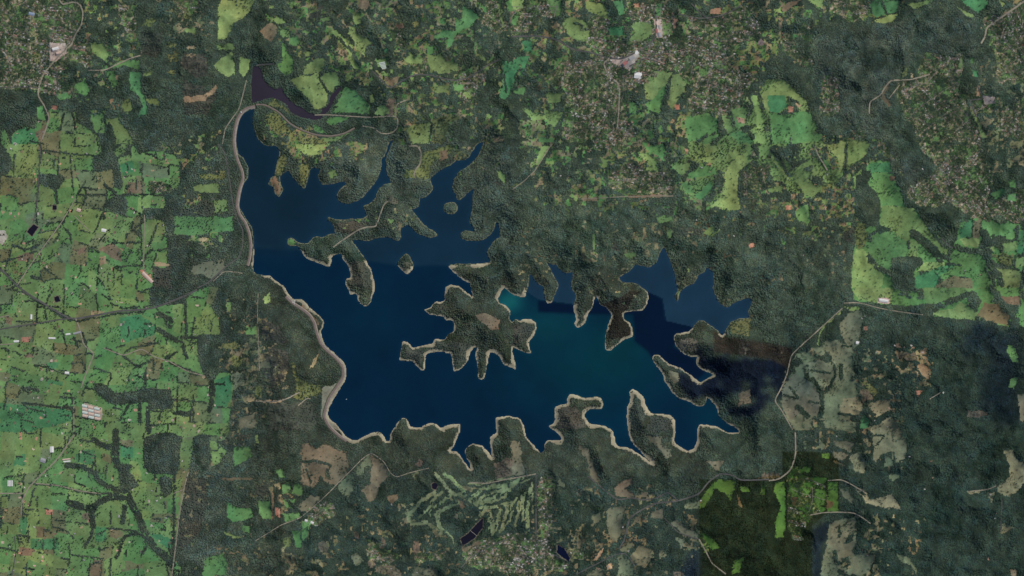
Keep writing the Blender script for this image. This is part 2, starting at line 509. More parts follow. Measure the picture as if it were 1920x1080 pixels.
(2,2): '''h 1240,400 1300,370 1390,390 1390,460 1300,480 1250,440
h 1700,780 1780,750 1790,870 1700,870
h 1720,440 1780,460 1740,500
m 1640,250 1780,230 1780,360 1630,350
k 340,900 480,880 520,940 560,1050 320,1060
k 1040,960 1200,980 1190,1070 1000,1070
k 890,900 960,840 1000,960 960,1080 880,1060
y 1240,10 1270,10 1250,60 1235,80
B 1170,620 1250,640 1240,720 1180,680
k 20,270 160,270 140,350 60,420 0,430''',
(2,3): '''y 620,20 660,0 930,0 920,120 780,110 680,90
p 820,70 910,80 905,120 820,110
o 1150,0 1640,0 1510,20 1400,80 1270,120 1180,120
y 1220,180 1380,150 1430,110 1490,130 1570,190 1540,240 1400,230 1230,205
b 1620,110 1720,120 1800,220 1780,280 1650,250 1560,210
g 1730,0 1880,0 1880,60 1740,60
n 1740,62 1880,62 1890,130 1780,120
y 560,140 680,140 680,165 600,165
y 400,270 460,260 550,150 540,190 450,240 390,340 380,440 360,420
B 530,260 600,190 700,180 690,380 600,430 540,350
O 430,400 530,390 560,440 620,450 630,600 560,660 500,700 480,560
O 420,800 510,690 640,680 680,820 560,820 530,930 540,1000 660,1000 650,1075 540,1060 440,1030 410,960
T 630,820 670,820 710,890 680,950 530,930 560,825
B 300,560 400,540 450,570 450,690 380,700 310,640
O 200,500 300,490 380,530 290,560 210,520
B 180,640 300,690 340,760 410,790 380,860 370,960 300,940 240,930 170,990 110,900 100,760
G 710,950 760,990 740,1050 690,1060 680,1000
T 740,870 850,830 920,840 900,930 800,970 720,900
T 770,1040 920,960 980,1060 1020,1080 760,1080
m 690,710 750,710 820,780 790,800 720,740
n 940,420 980,410 1000,450 960,450
n 1060,420 1090,440 1060,460
n 1130,460 1180,460 1170,500 1120,490
n 1110,580 1150,560 1210,610 1180,680 1140,650 1110,600
r 1090,760 1150,770 1110,810
g 1790,420 1830,430 1870,560 1820,550 1780,480
g 1810,680 1870,670 1840,760 1790,740
B 1860,800 1920,790 1920,1000 1880,1000
n 1180,650 1210,640 1190,690
t 800,470 840,470 830,490
r 710,290 740,290 740,320 715,320
h 950,480 1100,480 1090,540 960,530
h 1490,910 1640,940 1590,970 1480,960
h 680,760 760,760 790,830 700,860''',
(3,0): '''G 110,190 190,170 190,250 105,250
G 570,170 640,130 710,140 710,250 570,230
b 900,60 1000,60 1000,108 905,100
G 905,112 1000,112 1000,190 910,185
G 160,640 210,640 200,770 140,760
b 270,710 340,710 350,790 280,790
G 230,800 430,800 440,880 230,880
G 720,710 800,720 800,820 720,820
b 820,730 920,740 920,790 830,790
o 720,700 720,600 780,540 870,500 950,560 930,700
g 1700,520 1770,560 1890,570 1900,640 1760,680 1710,650
y 1570,60 1650,90 1700,140 1640,240 1600,260 1580,150
g 1750,110 1870,110 1910,180 1830,220 1760,260 1750,180
g 1540,950 1680,900 1710,1000 1700,1080 1520,1080
y 1680,740 1830,790 1780,800 1690,770
k 1390,340 1560,350 1560,560 1500,760 1360,900 1340,860 1360,600
r 350,580 400,580 400,620 350,620
n 610,620 670,600 670,660 620,650
g 1820,700 1880,700 1870,750 1820,740
o 1360,50 1450,60 1430,270 1345,270
g 1250,500 1345,485 1340,615 1250,605
m 1270,640 1330,640 1320,710 1275,700
G 1120,760 1200,770 1285,800 1285,890 1220,850 1140,780
k 1780,10 1880,10 1880,50 1800,60
n 1660,340 1910,340 1900,360 1670,360
r 150,0 170,0 170,55 150,55
n 690,960 765,960 760,1080 680,1080
g 310,310 440,230 470,260 450,330 330,330
g 930,860 1010,790 1090,840 1130,880 1200,960 1050,990 930,960
n 140,860 250,880 240,930 150,930''',
(3,1): '''q 345,90 400,80 450,120 520,90 570,110 600,140 680,150 700,270 690,310 600,390 540,380 480,330 440,420 380,400 340,380
O 610,400 700,310 740,330 730,430 690,490 640,460
O 740,280 850,175 870,180 860,260 820,290 790,330 750,320
q 870,170 980,240 1000,330 930,400 900,510 850,520 790,430 860,380 870,260
g 195,390 270,370 260,460 200,460
g 290,380 350,400 350,470 270,460
g 210,500 300,500 290,580 240,570
g 150,280 200,270 230,330 180,350
g 15,510 110,510 120,650 60,650 20,600
r 150,560 190,570 190,640 150,620
g 200,610 340,600 340,640 230,670
g 350,670 430,660 380,780 350,830
B 400,470 500,470 440,540 380,590 310,570 380,500
O 710,920 760,900 810,960 750,1000
h 890,1000 980,980 1080,1020 1090,1080 900,1050
h 940,800 970,800 980,870 950,900
h 1180,820 1230,820 1220,920 1190,920
B 1190,1000 1370,1030 1370,1080 1160,1080
h 1190,250 1230,200 1260,230 1240,260
O 1170,300 1220,290 1200,380
n 980,480 1060,460 1070,500 1020,540
n 1510,500 1560,520 1570,560 1530,570
n 1530,780 1555,840 1600,850 1680,800 1690,830 1560,900
h 1790,240 1900,180 1920,200 1920,330 1800,350
n 120,450 135,450 135,640 120,640
t 1490,600 1520,610 1515,650 1495,645
o 0,20 20,20 20,80 0,80
h 730,740 770,750 770,790 740,780
h 860,900 900,890 890,1000 850,1010
h 470,820 540,820 540,900 470,900
k 0,380 100,370 100,470 0,480
g 270,730 340,740 350,860 300,860
m 200,790 260,780 260,860 210,850''',
(3,2): '''q 500,90 560,110 600,200 660,350 650,380 590,330 560,200 520,150
q 1000,20 1080,30 1130,30 1130,90 1190,130 1200,190 1150,190 1100,110 1030,60
q 760,420 820,370 900,340 900,390 840,430 900,440 930,470 840,490 770,470
q 970,440 1020,450 1020,490 980,490
q 1460,220 1600,210 1540,300 1500,260
q 0,60 60,80 80,200 100,310 0,330
T 590,620 670,600 670,650 610,700
B 700,590 760,560 850,550 830,650 840,720 780,820 730,780 700,680
B 930,620 970,610 960,680 900,690
B 990,600 1030,590 1010,670 985,660
B 1050,580 1140,570 1120,650 1040,640
B 1190,670 1240,660 1320,720 1390,760 1390,800 1290,770 1230,730
B 1220,780 1300,800 1270,860
T 880,920 960,850 1050,880 1040,960 950,1000
O 780,920 830,920 880,960 920,1040 920,1080 780,1080 800,1000
O 800,880 860,820 910,840 880,900
t 700,990 740,970 750,1020 710,1030
O 560,1060 640,1010 680,1020 680,1080 560,1080
T 1100,880 1170,920 1110,950
O 1280,540 1400,510 1400,570 1300,570
O 350,340 400,380 400,430 350,400
O 0,380 60,350 20,420
v 1410,500 1500,380 1560,350 1680,370 1660,440 1640,510 1580,450 1520,420 1480,500 1440,560 1400,580
v 1400,740 1500,790 1560,860 1500,880 1440,800
v 1700,400 1760,400 1780,440 1720,440
v 1860,390 1900,400 1890,470 1860,460
v 1660,960 1740,930 1700,1050 1640,1070
n 1680,460 1700,490 1720,570 1690,550
t 600,960 690,850 680,900 630,960
h 1840,320 1920,300 1920,345 1840,345
n 1400,510 1425,490 1420,530 1395,540
h 470,880 580,890 540,940 470,930
h 480,460 530,420 540,430 500,470
h 1210,1040 1280,1040 1280,1080 1210,1080''',
(3,3): '''T 770,0 990,0 1040,80 1030,180 940,240 920,150 840,170 790,230 780,100
O 860,190 910,170 930,250 870,260
B 490,60 640,60 620,150 500,110
T 490,140 610,170 560,210 490,200
T 620,170 680,140 730,230 720,300 650,300 610,200
O 380,40 430,110 400,130 370,120
T 1740,120 1830,130 1850,200 1920,240 1920,380 1840,460 1790,480 1720,460 1700,400 1800,330 1800,250
T 1480,440 1620,430 1570,460 1480,460
T 1640,450 1690,450 1660,530
T 1740,680 1840,710 1800,750 1730,760
T 560,370 720,430 760,500 830,490 930,460 1000,590 860,570 730,530 700,470
B 540,420 600,440 640,500 620,530 560,480
B 480,680 530,670 520,780 580,740 600,660 650,660 640,740 560,830 640,820 630,900 560,960 540,1030 500,980 510,870 450,840
O 430,880 490,870 480,1000 530,1070 420,1080 400,1000
O 680,850 710,910 790,920 730,1040 700,1010 720,950
O 580,1050 640,980 620,1080
O 950,900 1060,940 1120,1050 1110,1080 1060,1000 960,940
O 880,320 960,290 990,340 920,370
v 45,370 125,370 130,700 110,790 50,790 50,680 90,560 40,440
v 440,370 520,370 525,600 440,600 450,500
v 250,250 320,260 300,300 260,290
v 330,330 440,340 420,380 330,380
v 390,150 460,160 450,200 400,190
v 170,400 210,420 230,500 180,470
v 360,420 430,440 420,540 370,560 340,500
v 260,420 320,430 300,480 260,470
n 440,500 490,530 470,570 440,570
n 490,210 570,240 550,250 500,230
h 0,300 90,310 80,345 0,345
n 180,480 220,490 210,560 180,540
n 1800,1020 1860,1030 1850,1080 1810,1070''',
}
TOWNS = {
'hillside': tpts((0,0), '0,0 450,0 620,60 630,200 560,330 700,330 690,500 660,530 500,430 480,600 540,690 440,740 300,700 150,680 0,650'),
'hillside2': tpts((0,0), '880,0 1000,60 1040,250 960,260 900,150'),
'hillside3': tpts((0,0), '1300,0 1500,0 1500,120 1400,130'),
'valley': tpts((0,1), '1750,0 1830,0 1860,180 1920,240 1800,270 1690,180'),
'valley2': tpts((0,1), '1530,560 1730,540 1700,640 1600,800 1480,620'),
'valley3': tpts((0,1), '1130,480 1270,430 1300,560 1150,560'),
'valley4': tpts((0,1), '900,180 1030,200 1130,330 1120,380 1010,260'),
'main': tpts((0,2), '580,100 720,140 710,290 900,310 1060,290 1060,170 860,150 870,0 1080,0 1240,130 1280,270 1440,280 1800,130 1900,200 1700,380 1640,520 1800,560 1780,700 1600,880 1300,850 1310,640 1240,520 1050,560 980,640 830,660 870,860 930,1000 1100,1060 1000,1080 400,1080 380,850 420,740 230,560 400,480 580,440 700,420 560,340'),
'main2': tpts((0,2), '0,0 380,20 370,130 200,120 100,260 0,300'),
'main3': tpts((0,2), '1300,100 1500,160 1780,30 1900,60 1760,140 1480,260 1300,230'),
'main4': tpts((1,2), '400,0 1000,0 960,80 880,60 720,20 500,40'),
'ridge': tpts((0,3), '90,230 180,250 230,400 330,450 310,510 190,440 140,420'),
'ridge2': tpts((0,3), '210,210 330,200 340,330 270,350'),
'ridge3': tpts((0,3), '410,560 540,570 520,860 420,880 360,760'),
'ridge4': tpts((0,3), '430,30 720,0 760,90 640,190 480,90'),
'east': tpts((0,3), '940,620 1100,600 1180,370 1340,420 1460,420 1440,600 1410,690 1500,720 1500,870 1620,1080 1180,1080 1020,880'),
'east2': tpts((0,3), '1620,150 1920,0 1920,620 1720,640 1650,250'),
'east3': tpts((0,3), '1500,700 1690,720 1720,860 1520,840'),
'east4': tpts((0,3), '1700,850 1920,700 1920,1080 1720,1000'),
'east5': tpts((0,3), '560,1000 860,1000 860,1050 620,1020'),
'hill': tpts((1,2), '720,190 880,130 990,160 1000,200 1200,220 1230,390 880,400 720,330'),
'hill2': tpts((1,2), '1720,200 1920,140 1920,330 1820,450 1700,400'),
'eastridge': tpts((1,3), '1100,0 1620,0 1600,80 1700,250 1650,400 1750,560 1640,570 1500,540 1400,470 1150,480 1010,400 1030,320 1200,260 1250,180'),
'eastridge2': tpts((1,3), '1700,420 1920,330 1920,600 1700,560'),
'eastridge3': tpts((1,3), '800,0 900,0 960,120 1030,260 1000,280 920,120'),
'golf': tpts((3,1), '1560,870 1700,800 1920,740 1920,1060 1560,1000'),
'golf2': tpts((3,2), '190,330 310,330 300,760 190,760'),
'golf3': tpts((3,2), '0,760 300,760 330,900 440,980 420,1040 0,1060'),
'golf4': tpts((3,2), '440,880 600,880 560,950 460,960'),
'southroad': tpts((3,1), '400,540 580,520 590,620 450,700 380,680'),
'southroad2': tpts((3,1), '820,780 960,820 930,900 1080,920 1080,1000 830,960'),
'southroad3': tpts((3,1), '1160,900 1440,870 1440,930 1200,1000'),
'dark': tpts((3,3), '150,230 240,240 330,330 440,380 430,600 300,640 260,780 300,860 160,800 140,400'),
'dark2': tpts((3,2), '1400,790 1460,800 1480,920 1430,910'),
'nw': tpts((1,0), '1090,260 1250,280 1330,330 1240,370 1100,370'),
}
FARM = parse('''0,290 22,270 25,250 50,238 67,240 72,200 87,215 95,205 120,207 143,213 145,230 165,240 185,258 188,270 190,285 175,297 178,318 210,318 215,350 230,350 222,300 243,290 250,270 262,290 270,285 310,285
335,300 335,350 310,362 308,390 272,390 268,405 275,410 310,420 312,500 288,500 287,540 284,572 347,568 350,558 380,540 410,538 402,562 397,575 410,595 412,627 385,627 370,632 375,680 385,705 400,712 410,700 435,700 437,735
435,750 430,790 430,810 420,825 400,830 392,820 385,815 362,822 360,880 352,890 345,930 335,985 326,1040 322,1080 0,1080''')
# woods inside the farmland
WOODS = [((1,0), '0,0 50,50 90,150 60,220 0,230'), ((1,0), '300,230 470,240 480,280 430,340 300,300'),
 ((1,0), '720,100 870,100 920,280 900,330 860,290 840,190 740,210 700,190'), ((1,0), '800,430 870,390 940,390 950,520 880,520 800,480'),
 ((2,0), '700,720 780,720 870,780 1000,780 1080,760 1270,760 1290,900 1240,900 1130,920 1100,860 860,870 740,800'),
 ((2,0), '170,740 290,750 290,770 180,770'), ((3,0), '1110,30 1360,30 1340,300 1100,290'), ((3,0), '1440,170 1520,150 1600,250 1560,310 1430,300'),
 ((3,0), '1200,340 1290,350 1290,460 1220,460'), ((2,0), '1130,0 1390,0 1380,60 1180,130 1140,80'), ((3,0), '900,250 1000,250 980,290 1020,360 1040,400 960,440 900,400'),
 ((1,3), '930,860 1130,850 1150,900 1090,950 1080,1080 940,1080'), ((1,3), '660,250 720,240 760,330 830,420 830,600 740,600 660,560 640,430')]
BELTS = {
(1,0): '''16 580,380 720,385 940,385 1240,380
14 280,600 270,480 290,300 310,0
12 130,1060 250,880 330,770 460,590 570,410 640,280
10 690,810 820,640
10 460,600 530,680
22 0,930 140,1070
14 330,50 520,70 720,90
10 530,80 550,350
10 1070,130 1070,480
12 860,920 1090,910
10 910,920 915,1060
14 820,740 1060,740
16 950,680 1080,580
24 420,340 430,440
16 440,100 440,230
12 960,470 1080,540
16 940,350 1010,260
22 780,560 780,480 820,420
30 785,310 870,370
10 390,810 470,880
12 860,1000 850,930
24 1000,640 1060,690
12 1060,540 1065,900
12 460,620 520,680 540,760
20 100,760 200,790 290,760
14 330,930 430,1000
30 240,1000 310,1010''',
(2,0): '''14 60,10 170,35 320,125 400,175 540,245 700,225 900,190 1080,180
14 900,150 1080,140 1200,110
12 110,290 250,270 420,240
16 930,490 1000,440 1100,430 1200,400
16 1010,600 1160,530
14 1155,530 1150,640
10 360,600 520,660
10 355,610 350,700
10 700,600 830,640 815,720
20 170,860 560,910
22 1390,90 1400,370
24 1340,370 1500,370
30 1360,400 1400,520
40 1590,700 1600,800 1570,920
14 1450,800 1450,1000
14 1290,840 1420,840
40 1300,930 1430,950
40 1190,190 1280,240 1280,290
45 1190,310 1280,370 1330,390
22 980,860 900,990
30 1050,860 1050,1000
40 1110,900 1110,1080
26 1090,640 1090,780
18 800,450 930,515 1000,570 1060,600
14 1240,530 1330,480
20 560,370 580,440
14 620,330 650,440
16 1270,560 1500,650
10 340,130 400,10
10 415,250 410,310
10 540,800 550,1080
16 480,790 560,800
14 330,130 350,240
26 420,190 520,220
12 590,970 760,1000
14 470,310 500,440''',
(3,0): '''50 700,60 780,100 860,110
60 870,0 870,120 880,240 930,300 950,400
45 500,245 620,265 700,300 760,380 850,420 950,450
18 230,385 400,400 600,440 700,460 900,460
60 520,530 600,560 690,570
55 700,700 690,600 740,530 830,490 950,490
26 640,850 690,760 700,680
65 960,480 1000,560 1050,650 1090,760 1150,850 1250,940 1300,1000
26 880,940 930,790 1010,760 1080,780
12 140,770 220,780
10 415,660 660,690
12 400,715 500,740 560,800
14 800,720 1000,740 1060,770
12 540,920 780,950
10 680,960 670,1080
10 765,960 760,1080
12 830,950 825,1080
10 1040,1000 1035,1080
14 490,0 490,110
12 720,180 720,320
12 800,240 790,350
40 940,560 920,680
24 1060,920 1090,880
14 180,1020 260,1030
12 590,60 700,70
12 1080,10 1085,260
12 260,420 220,560
14 170,500 175,610 215,620
20 1310,330 1300,1080
30 10,570 5,700
12 1290,800 1290,900''',
(1,3): '''40 750,850 800,910 860,950 930,980
26 760,720 760,680 830,650 900,640
70 1080,670 1200,760 1290,860
44 1390,770 1500,800 1620,820 1650,920 1680,1080
16 1360,790 1360,890 1440,910
26 1100,480 1200,620 1290,740 1360,790
20 585,0 570,240
50 1620,660 1620,760
26 1680,690 1670,760
34 1730,700 1740,800
14 1850,840 1845,930
14 1690,900 1870,945
22 1905,950 1900,1080
26 920,150 960,240 1020,340
16 300,440 330,600
30 280,190 330,180
50 320,260 400,290
30 1860,620 1860,720
20 1760,725 1860,720
18 960,310 1000,320
60 740,230 660,430
26 30,30 90,130 150,240
40 1720,980 1750,1060''',
(2,3): '''46 1180,140 1280,130 1400,85 1510,50 1560,110
40 1670,0 1720,80 1800,180 1840,260
14 1885,0 1890,130
30 540,580 545,670
16 300,615 460,635
16 530,940 680,965
20 480,560 500,640 440,760 390,780
30 330,680 390,780 400,900
14 110,800 220,830
20 160,740 220,820
40 220,890 300,960
14 290,850 370,860
26 720,880 790,950
22 800,990 890,930
20 680,970 670,1050
14 550,435 640,440
34 760,160 1180,180''',
(3,3): '''12 760,20 860,30 800,100
14 840,170 930,150 940,240
14 500,110 620,160 650,110
16 470,60 475,200
26 540,700 530,780
20 600,390 720,470
30 500,900 510,980 570,960
40 900,580 1000,600
14 1700,400 1790,330
16 1700,430 1740,560 1730,740''',
(3,1): '''20 350,220 450,215 560,250 530,300
20 540,290 550,330
14 380,280 420,380
16 260,460 280,400
20 280,470 350,500
24 200,470 290,560
44 840,270 830,360 760,430
12 900,170 980,250 1010,310
24 1390,330 1520,460
16 1370,420 1440,500''',
(0,0): '''16 490,850 450,980
20 350,880 360,900
30 900,900 960,960''',
(0,1): '''14 480,600 540,690
14 640,700 590,780
16 1860,560 1880,700
26 620,290 740,400
20 1860,0 1860,150 1920,200
24 820,130 900,240
26 240,350 290,430 300,540
20 1380,300 1430,290''',
(0,2): '''18 390,0 390,130
18 535,0 540,80
14 585,180 585,330
14 460,180 520,190 520,220 580,220
50 740,40 770,130 830,150
26 860,180 870,300
20 1240,170 1240,270
26 1150,750 1110,860
16 1190,580 1150,680
14 1330,40 1420,110 1500,130
20 1460,1020 1380,1070
30 1560,900 1580,1000 1500,1080
30 1850,720 1880,830''',
(0,3): '''18 845,10 890,110
20 985,0 970,100
22 1290,10 1400,90 1480,150
12 0,870 20,1080
12 70,855 170,850
20 300,780 340,900''',
}
FAIRWAYS = {
(800/270, 740/480): '''30 560,540 680,460 860,430 960,380
26 600,570 760,520 880,440
22 640,600 780,590 850,560
20 850,560 840,660 800,760
20 800,620 780,720 730,800
18 880,560 870,680 790,790
18 930,560 920,680 900,740
16 980,480 960,620 960,700
18 1020,440 1000,600 1010,740
16 1040,520 1040,640
24 420,590 330,640 330,740 380,780
22 480,560 400,600
30 480,500 540,520 560,560
16 720,640 740,720 700,790''',
(3,1): '''30 1350,310 1400,370 1460,440 1500,470
28 1420,310 1500,380 1560,450
30 1340,450 1240,520 1180,580 1150,640 1190,680 1290,680 1340,730 1390,750
24 1400,440 1340,500 1300,560 1240,620
24 1460,460 1400,520 1340,560 1300,620
26 1500,510 1420,570 1350,600 1370,680 1400,720
26 1640,480 1700,420 1780,400 1920,380
22 1640,520 1740,460 1850,430 1900,400
22 1650,540 1760,520 1860,480 1910,430
24 1700,570 1820,550 1900,540
20 1890,520 1860,650 1830,740
20 1830,580 1800,680 1760,740
18 1740,620 1760,680 1740,750
20 1920,590 1880,690 1840,740
14 1430,740 1470,790 1480,830
16 1600,380 1680,390 1780,360 1920,345''',
(3,2): '''20 80,480 60,580 40,680
22 130,440 110,600 120,740
14 150,360 150,480
16 0,420 60,380 150,350
18 0,560 30,500'''
}
# roads: sheet: width (sheet units), kind (a asphalt, g gravel) and the line
ROADS = {
(0,0): '''14 g 450,0 480,35 560,20 610,45 630,110 620,190 570,270 540,340 450,420 390,490 330,560 295,670 300,730 340,800 370,880 350,960 310,1060
10 a 390,480 430,540 435,690
12 g 670,530 790,530 900,480 990,440 1060,420
11 g 1850,600 1820,720 1790,820 1740,890 1690,970 1670,1080
10 a 0,660 180,655 300,660''',
(0,1): '''16 a 0,490 140,480
14 a 880,540 930,590 1010,660 1100,610 1200,565 1320,570 1480,605 1600,580 1680,530 1760,480 1830,450
11 g 440,862 560,862 840,880 1050,880 1060,960 1010,1000 940,1000 880,960 800,945
10 g 1050,880 1060,790 1140,750''',
(0,2): '''16 a 0,280 180,275 320,300 450,370 600,400 730,440 830,440 920,400 1000,350 1070,280 1080,150 1060,60
14 g 730,440 690,480 720,560 800,640 800,820 790,960
10 a 880,500 960,460 1060,420 1180,380 1240,330
12 a 1240,110 1400,140 1560,120 1650,80 1720,40
12 a 1340,30 1420,110 1500,160''',
(0,3): '''12 g 750,860 760,770 830,720 870,660 920,610 1060,600 1210,560
16 g 1920,10 1720,150 1640,210 1620,280 1590,330
10 g 900,740 980,640
12 a 1560,650 1600,740 1510,760 1560,880''',
(1,0): '''10 a 310,0 290,300 275,480 250,590
10 g 130,1060 250,880 330,770 460,590 570,410
10 g 1085,530 1080,920 1110,980
8 g 560,540 620,600 680,660
13 a 1640,0 1690,80 1720,250 1740,400 1760,500 1790,580 1820,650 1820,760 1790,850 1720,900 1640,970 1560,1040 1480,1080
9 g 1820,970 1760,960 1680,960 1600,1030''',
(1,1): '''13 g 580,775 640,730 760,650 830,625 900,615 930,540 960,460 990,430
13 g 1150,20 1210,20 1240,70 1230,150 1195,200 1190,250''',
(1,2): '''8 g 0,345 90,280 130,240 180,190 260,60 300,0
7 g 510,415 640,408 880,395 1210,390''',
(1,3): '''12 g 350,20 370,80 440,200
12 a 1290,700 1350,760 1380,780''',
(2,0): '''18 a 0,-150 70,-80 140,-10 220,50 320,110 400,160 540,228 700,208 900,172 1080,160 1200,132 1380,62 1480,12
12 a 0,310 110,290 250,270 420,240 540,228
12 g 570,230 600,310 630,420 700,490 680,560 640,660 610,750
10 g 780,450 930,502 1060,460 1160,515 1270,550 1400,620 1540,660
10 g 555,840 555,1080
9 g 0,425 100,418
9 g 0,220 70,205''',
(2,1): '''7 g 20,40 15,200 25,480 30,620
12 g 0,845 120,850 230,830 290,800 330,780
8 g 320,880 380,830 410,830''',
(2,3): '''11 g 550,150 440,250 330,350 220,450 170,510 140,640 100,740 50,840 100,920 180,1060
10 g 560,112 680,112 830,150 1000,180 1150,200
8 g 1200,830 1280,780''',
(3,0): '''12 g 0,460 170,460
14 g 560,20 470,150 420,215 300,330 215,420 170,520 160,620
10 g 270,385 430,400 600,440 760,462
12 g 1415,300 1380,430 1350,600 1320,850 1290,1080
10 g 1380,430 1300,460
9 a 110,780 120,900 90,1080''',
(3,1): '''8 g 0,812 100,750 200,690 330,640 430,560 520,480 600,400 700,300 800,200 870,160 960,220 1010,300 1060,330 1160,300 1300,265
10 a 1540,1010 1620,930 1760,850 1920,790
10 g 1600,375 1740,380 1920,340''',
(3,2): '''13 a 560,320 680,420 790,500 900,490 980,505 1080,490 1160,450 1210,480 1240,510
15 a 800,870 840,800 880,650 950,590 1080,530 1240,510 1390,460 1470,370 1560,310 1650,320 1720,355 1920,350
12 g 1400,800 1450,890 1500,980 1600,1060
10 a 1140,640 1250,750 1400,800
12 g 0,345 180,310
11 a 480,1060 600,1000 760,920 850,910 920,1000
10 a 180,320 180,900
9 a 0,900 180,960 280,1040''',
(3,3): '''14 g 0,360 80,345 160,280 200,160 200,0
10 g 440,360 540,355 620,390 720,450
11 g 310,620 440,600 640,605 760,680
9 g 1480,440 1620,430 1700,400
9 a 1740,500 1730,740''',
}
DAM_A = parse('478,199 465,202 453,210 445,223 440,243 438,263 440,283 446,303 453,320 455,335 450,350 446,368 444,386 449,402 460,419 467,438 470,460 468,482 464,498')
DAM_B = parse('536,556 548,568 565,579 580,591 589,606 594,625 602,645 615,659 630,672 642,688 643,706 632,724 618,745 611,764 608,781 617,799 634,816 650,827')
DAM_C = parse('480,196 497,197 522,210 542,230 562,242 590,252 620,255 645,250 665,240')

BASE = [('O', tpts((2, 3), '200,500 380,440 430,390 540,380 600,180 700,180 690,400 630,460 640,660 700,880 680,960 660,1080 440,1050 200,1060 100,880 120,740 180,620')),
        ('o', parse('1283,215 1345,212 1400,222 1420,180 1440,150 1480,160 1520,210 1530,250 1600,262 1625,268 1600,305 1580,330 1540,360 1500,365 1450,345 1440,320 1400,345 1380,395 1330,388 1355,350 1310,375 1275,355 1290,320 1260,310 1290,280')),
        ('g', parse('1626,307 1668,303 1690,340 1715,395 1770,465 1790,455 1800,412 1815,408 1910,420 1920,430 1920,610 1880,610 1800,595 1740,590 1730,575 1672,572 1600,560 1595,500 1605,450 1620,430 1640,420 1650,380 1625,330')),
        ('O', tpts((3, 3), '400,1000 430,860 470,680 650,650 660,860 790,900 740,1050 600,1080 400,1080'))]

# ------------------------------------------------------------------ rasters of the land
PX = (np.arange(W)[None, :] + 0.5 + np.zeros((H, 1))).astype(np.float32); PY = (np.arange(H)[:, None] + 0.5 + np.zeros((1, W))).astype(np.float32)
def blur(a, r):
    if a.dtype == bool:                       # only work where there is something
        rows = np.flatnonzero(a.any(axis=1)); cols = np.flatnonzero(a.any(axis=0))
        full = np.zeros(a.shape, dtype=np.float32)
        if len(rows) == 0: return full
        s_ = (slice(max(0, rows[0] - 2 * r - 2), rows[-1] + 2 * r + 3), slice(max(0, cols[0] - 2 * r - 2), cols[-1] + 2 * r + 3))
        full[s_] = blur(a[s_].astype(np.float32), r)
        return full
    a = np.asarray(a, dtype=np.float32)
    for _ in range(2):
        for ax in (0, 1):
            p = np.pad(a, [(r + 1, r) if i == ax else (0, 0) for i in range(a.ndim)], mode='edge')
            c = np.cumsum(p, axis=ax, dtype=np.float32)
            n = a.shape[ax]
            if ax == 0: a = (c[2 * r + 1:2 * r + 1 + n] - c[:n]) * np.float32(1.0 / (2 * r + 1))
            else: a = (c[:, 2 * r + 1:2 * r + 1 + n] - c[:, :n]) * np.float32(1.0 / (2 * r + 1))
    return a
def rough(poly, amp, seed, closed=True):
    q = catmull(poly, 1.2, closed)
    dx = (vnoise(q[:, 0], q[:, 1], 5.0, seed) - 0.5) * 2 * amp; dy = (vnoise(q[:, 0], q[:, 1], 5.0, seed + 1) - 0.5) * 2 * amp
    return np.stack([q[:, 0] + dx, q[:, 1] + dy], axis=1)

def ragged_edge(poly, amp, seed):
    p = np.asarray(poly, dtype=np.float64); q = []
    for a, b_ in zip(p, np.roll(p, -1, axis=0)):
        k = max(1, int(np.hypot(*(b_ - a)) / 1.2))
        q += [a + (b_ - a) * t for t in np.arange(k) / k]
    q = np.array(q)
    for sc, am in ((9.0, amp * 0.9), (3.5, amp * 0.8)):
        q = q + np.stack([(vnoise(q[:, 0], q[:, 1], sc, seed) - 0.5) * 2 * am, (vnoise(q[:, 0], q[:, 1], sc, seed + 1) - 0.5) * 2 * am], axis=1)
    return q
lake_p = rough(LAKE, 0.9, 11)
isle_p = [rough(i, 0.5, 13 + k) for k, i in enumerate(ISLES)]
upper_p = rough(UPPER, 0.7, 17)
lake_m = fill(lake_p)
isle_id = np.zeros((H, W), dtype=np.uint8)
for k, p in enumerate(isle_p):
    m = fill(p); lake_m &= ~m
    isle_id[blur(m, 3) > 0.02] = k + 1
upper_m = fill(upper_p)
water = lake_m | upper_m
# signed distance to the shoreline (exact near the shore), land positive
sx = np.full((H, W), -1e4, dtype=np.float32); sy = np.full((H, W), -1e4, dtype=np.float32)
for p in [lake_p, upper_p] + isle_p:
    q = np.concatenate([p, (p + np.roll(p, -1, axis=0)) / 2])
    ix = np.clip(q[:, 0].astype(int), 0, W - 1); iy = np.clip(q[:, 1].astype(int), 0, H - 1)
    sx[iy, ix] = q[:, 0]; sy[iy, ix] = q[:, 1]
best = (PX - sx) ** 2 + (PY - sy) ** 2
for st in (24, 12, 6, 3, 2, 1, 1):
    for dx in (-st, 0, st):
        for dy in (-st, 0, st):
            if dx == 0 and dy == 0: continue
            a, b = max(0, dy), min(H, H + dy); c, d = max(0, dx), min(W, W + dx)
            tgt = (slice(a, b), slice(c, d)); src = (slice(a - dy, b - dy), slice(c - dx, d - dx))
            nx, ny = sx[src].copy(), sy[src].copy()
            nd = (PX[tgt] - nx) ** 2 + (PY[tgt] - ny) ** 2
            up = nd < best[tgt]
            best[tgt] = np.where(up, nd, best[tgt])
            sx[tgt] = np.where(up, nx, sx[tgt]); sy[tgt] = np.where(up, ny, sy[tgt])
sdf = np.minimum(np.sqrt(best), 45.0).astype(np.float32)
sdf[water] *= -1

tick('zones')
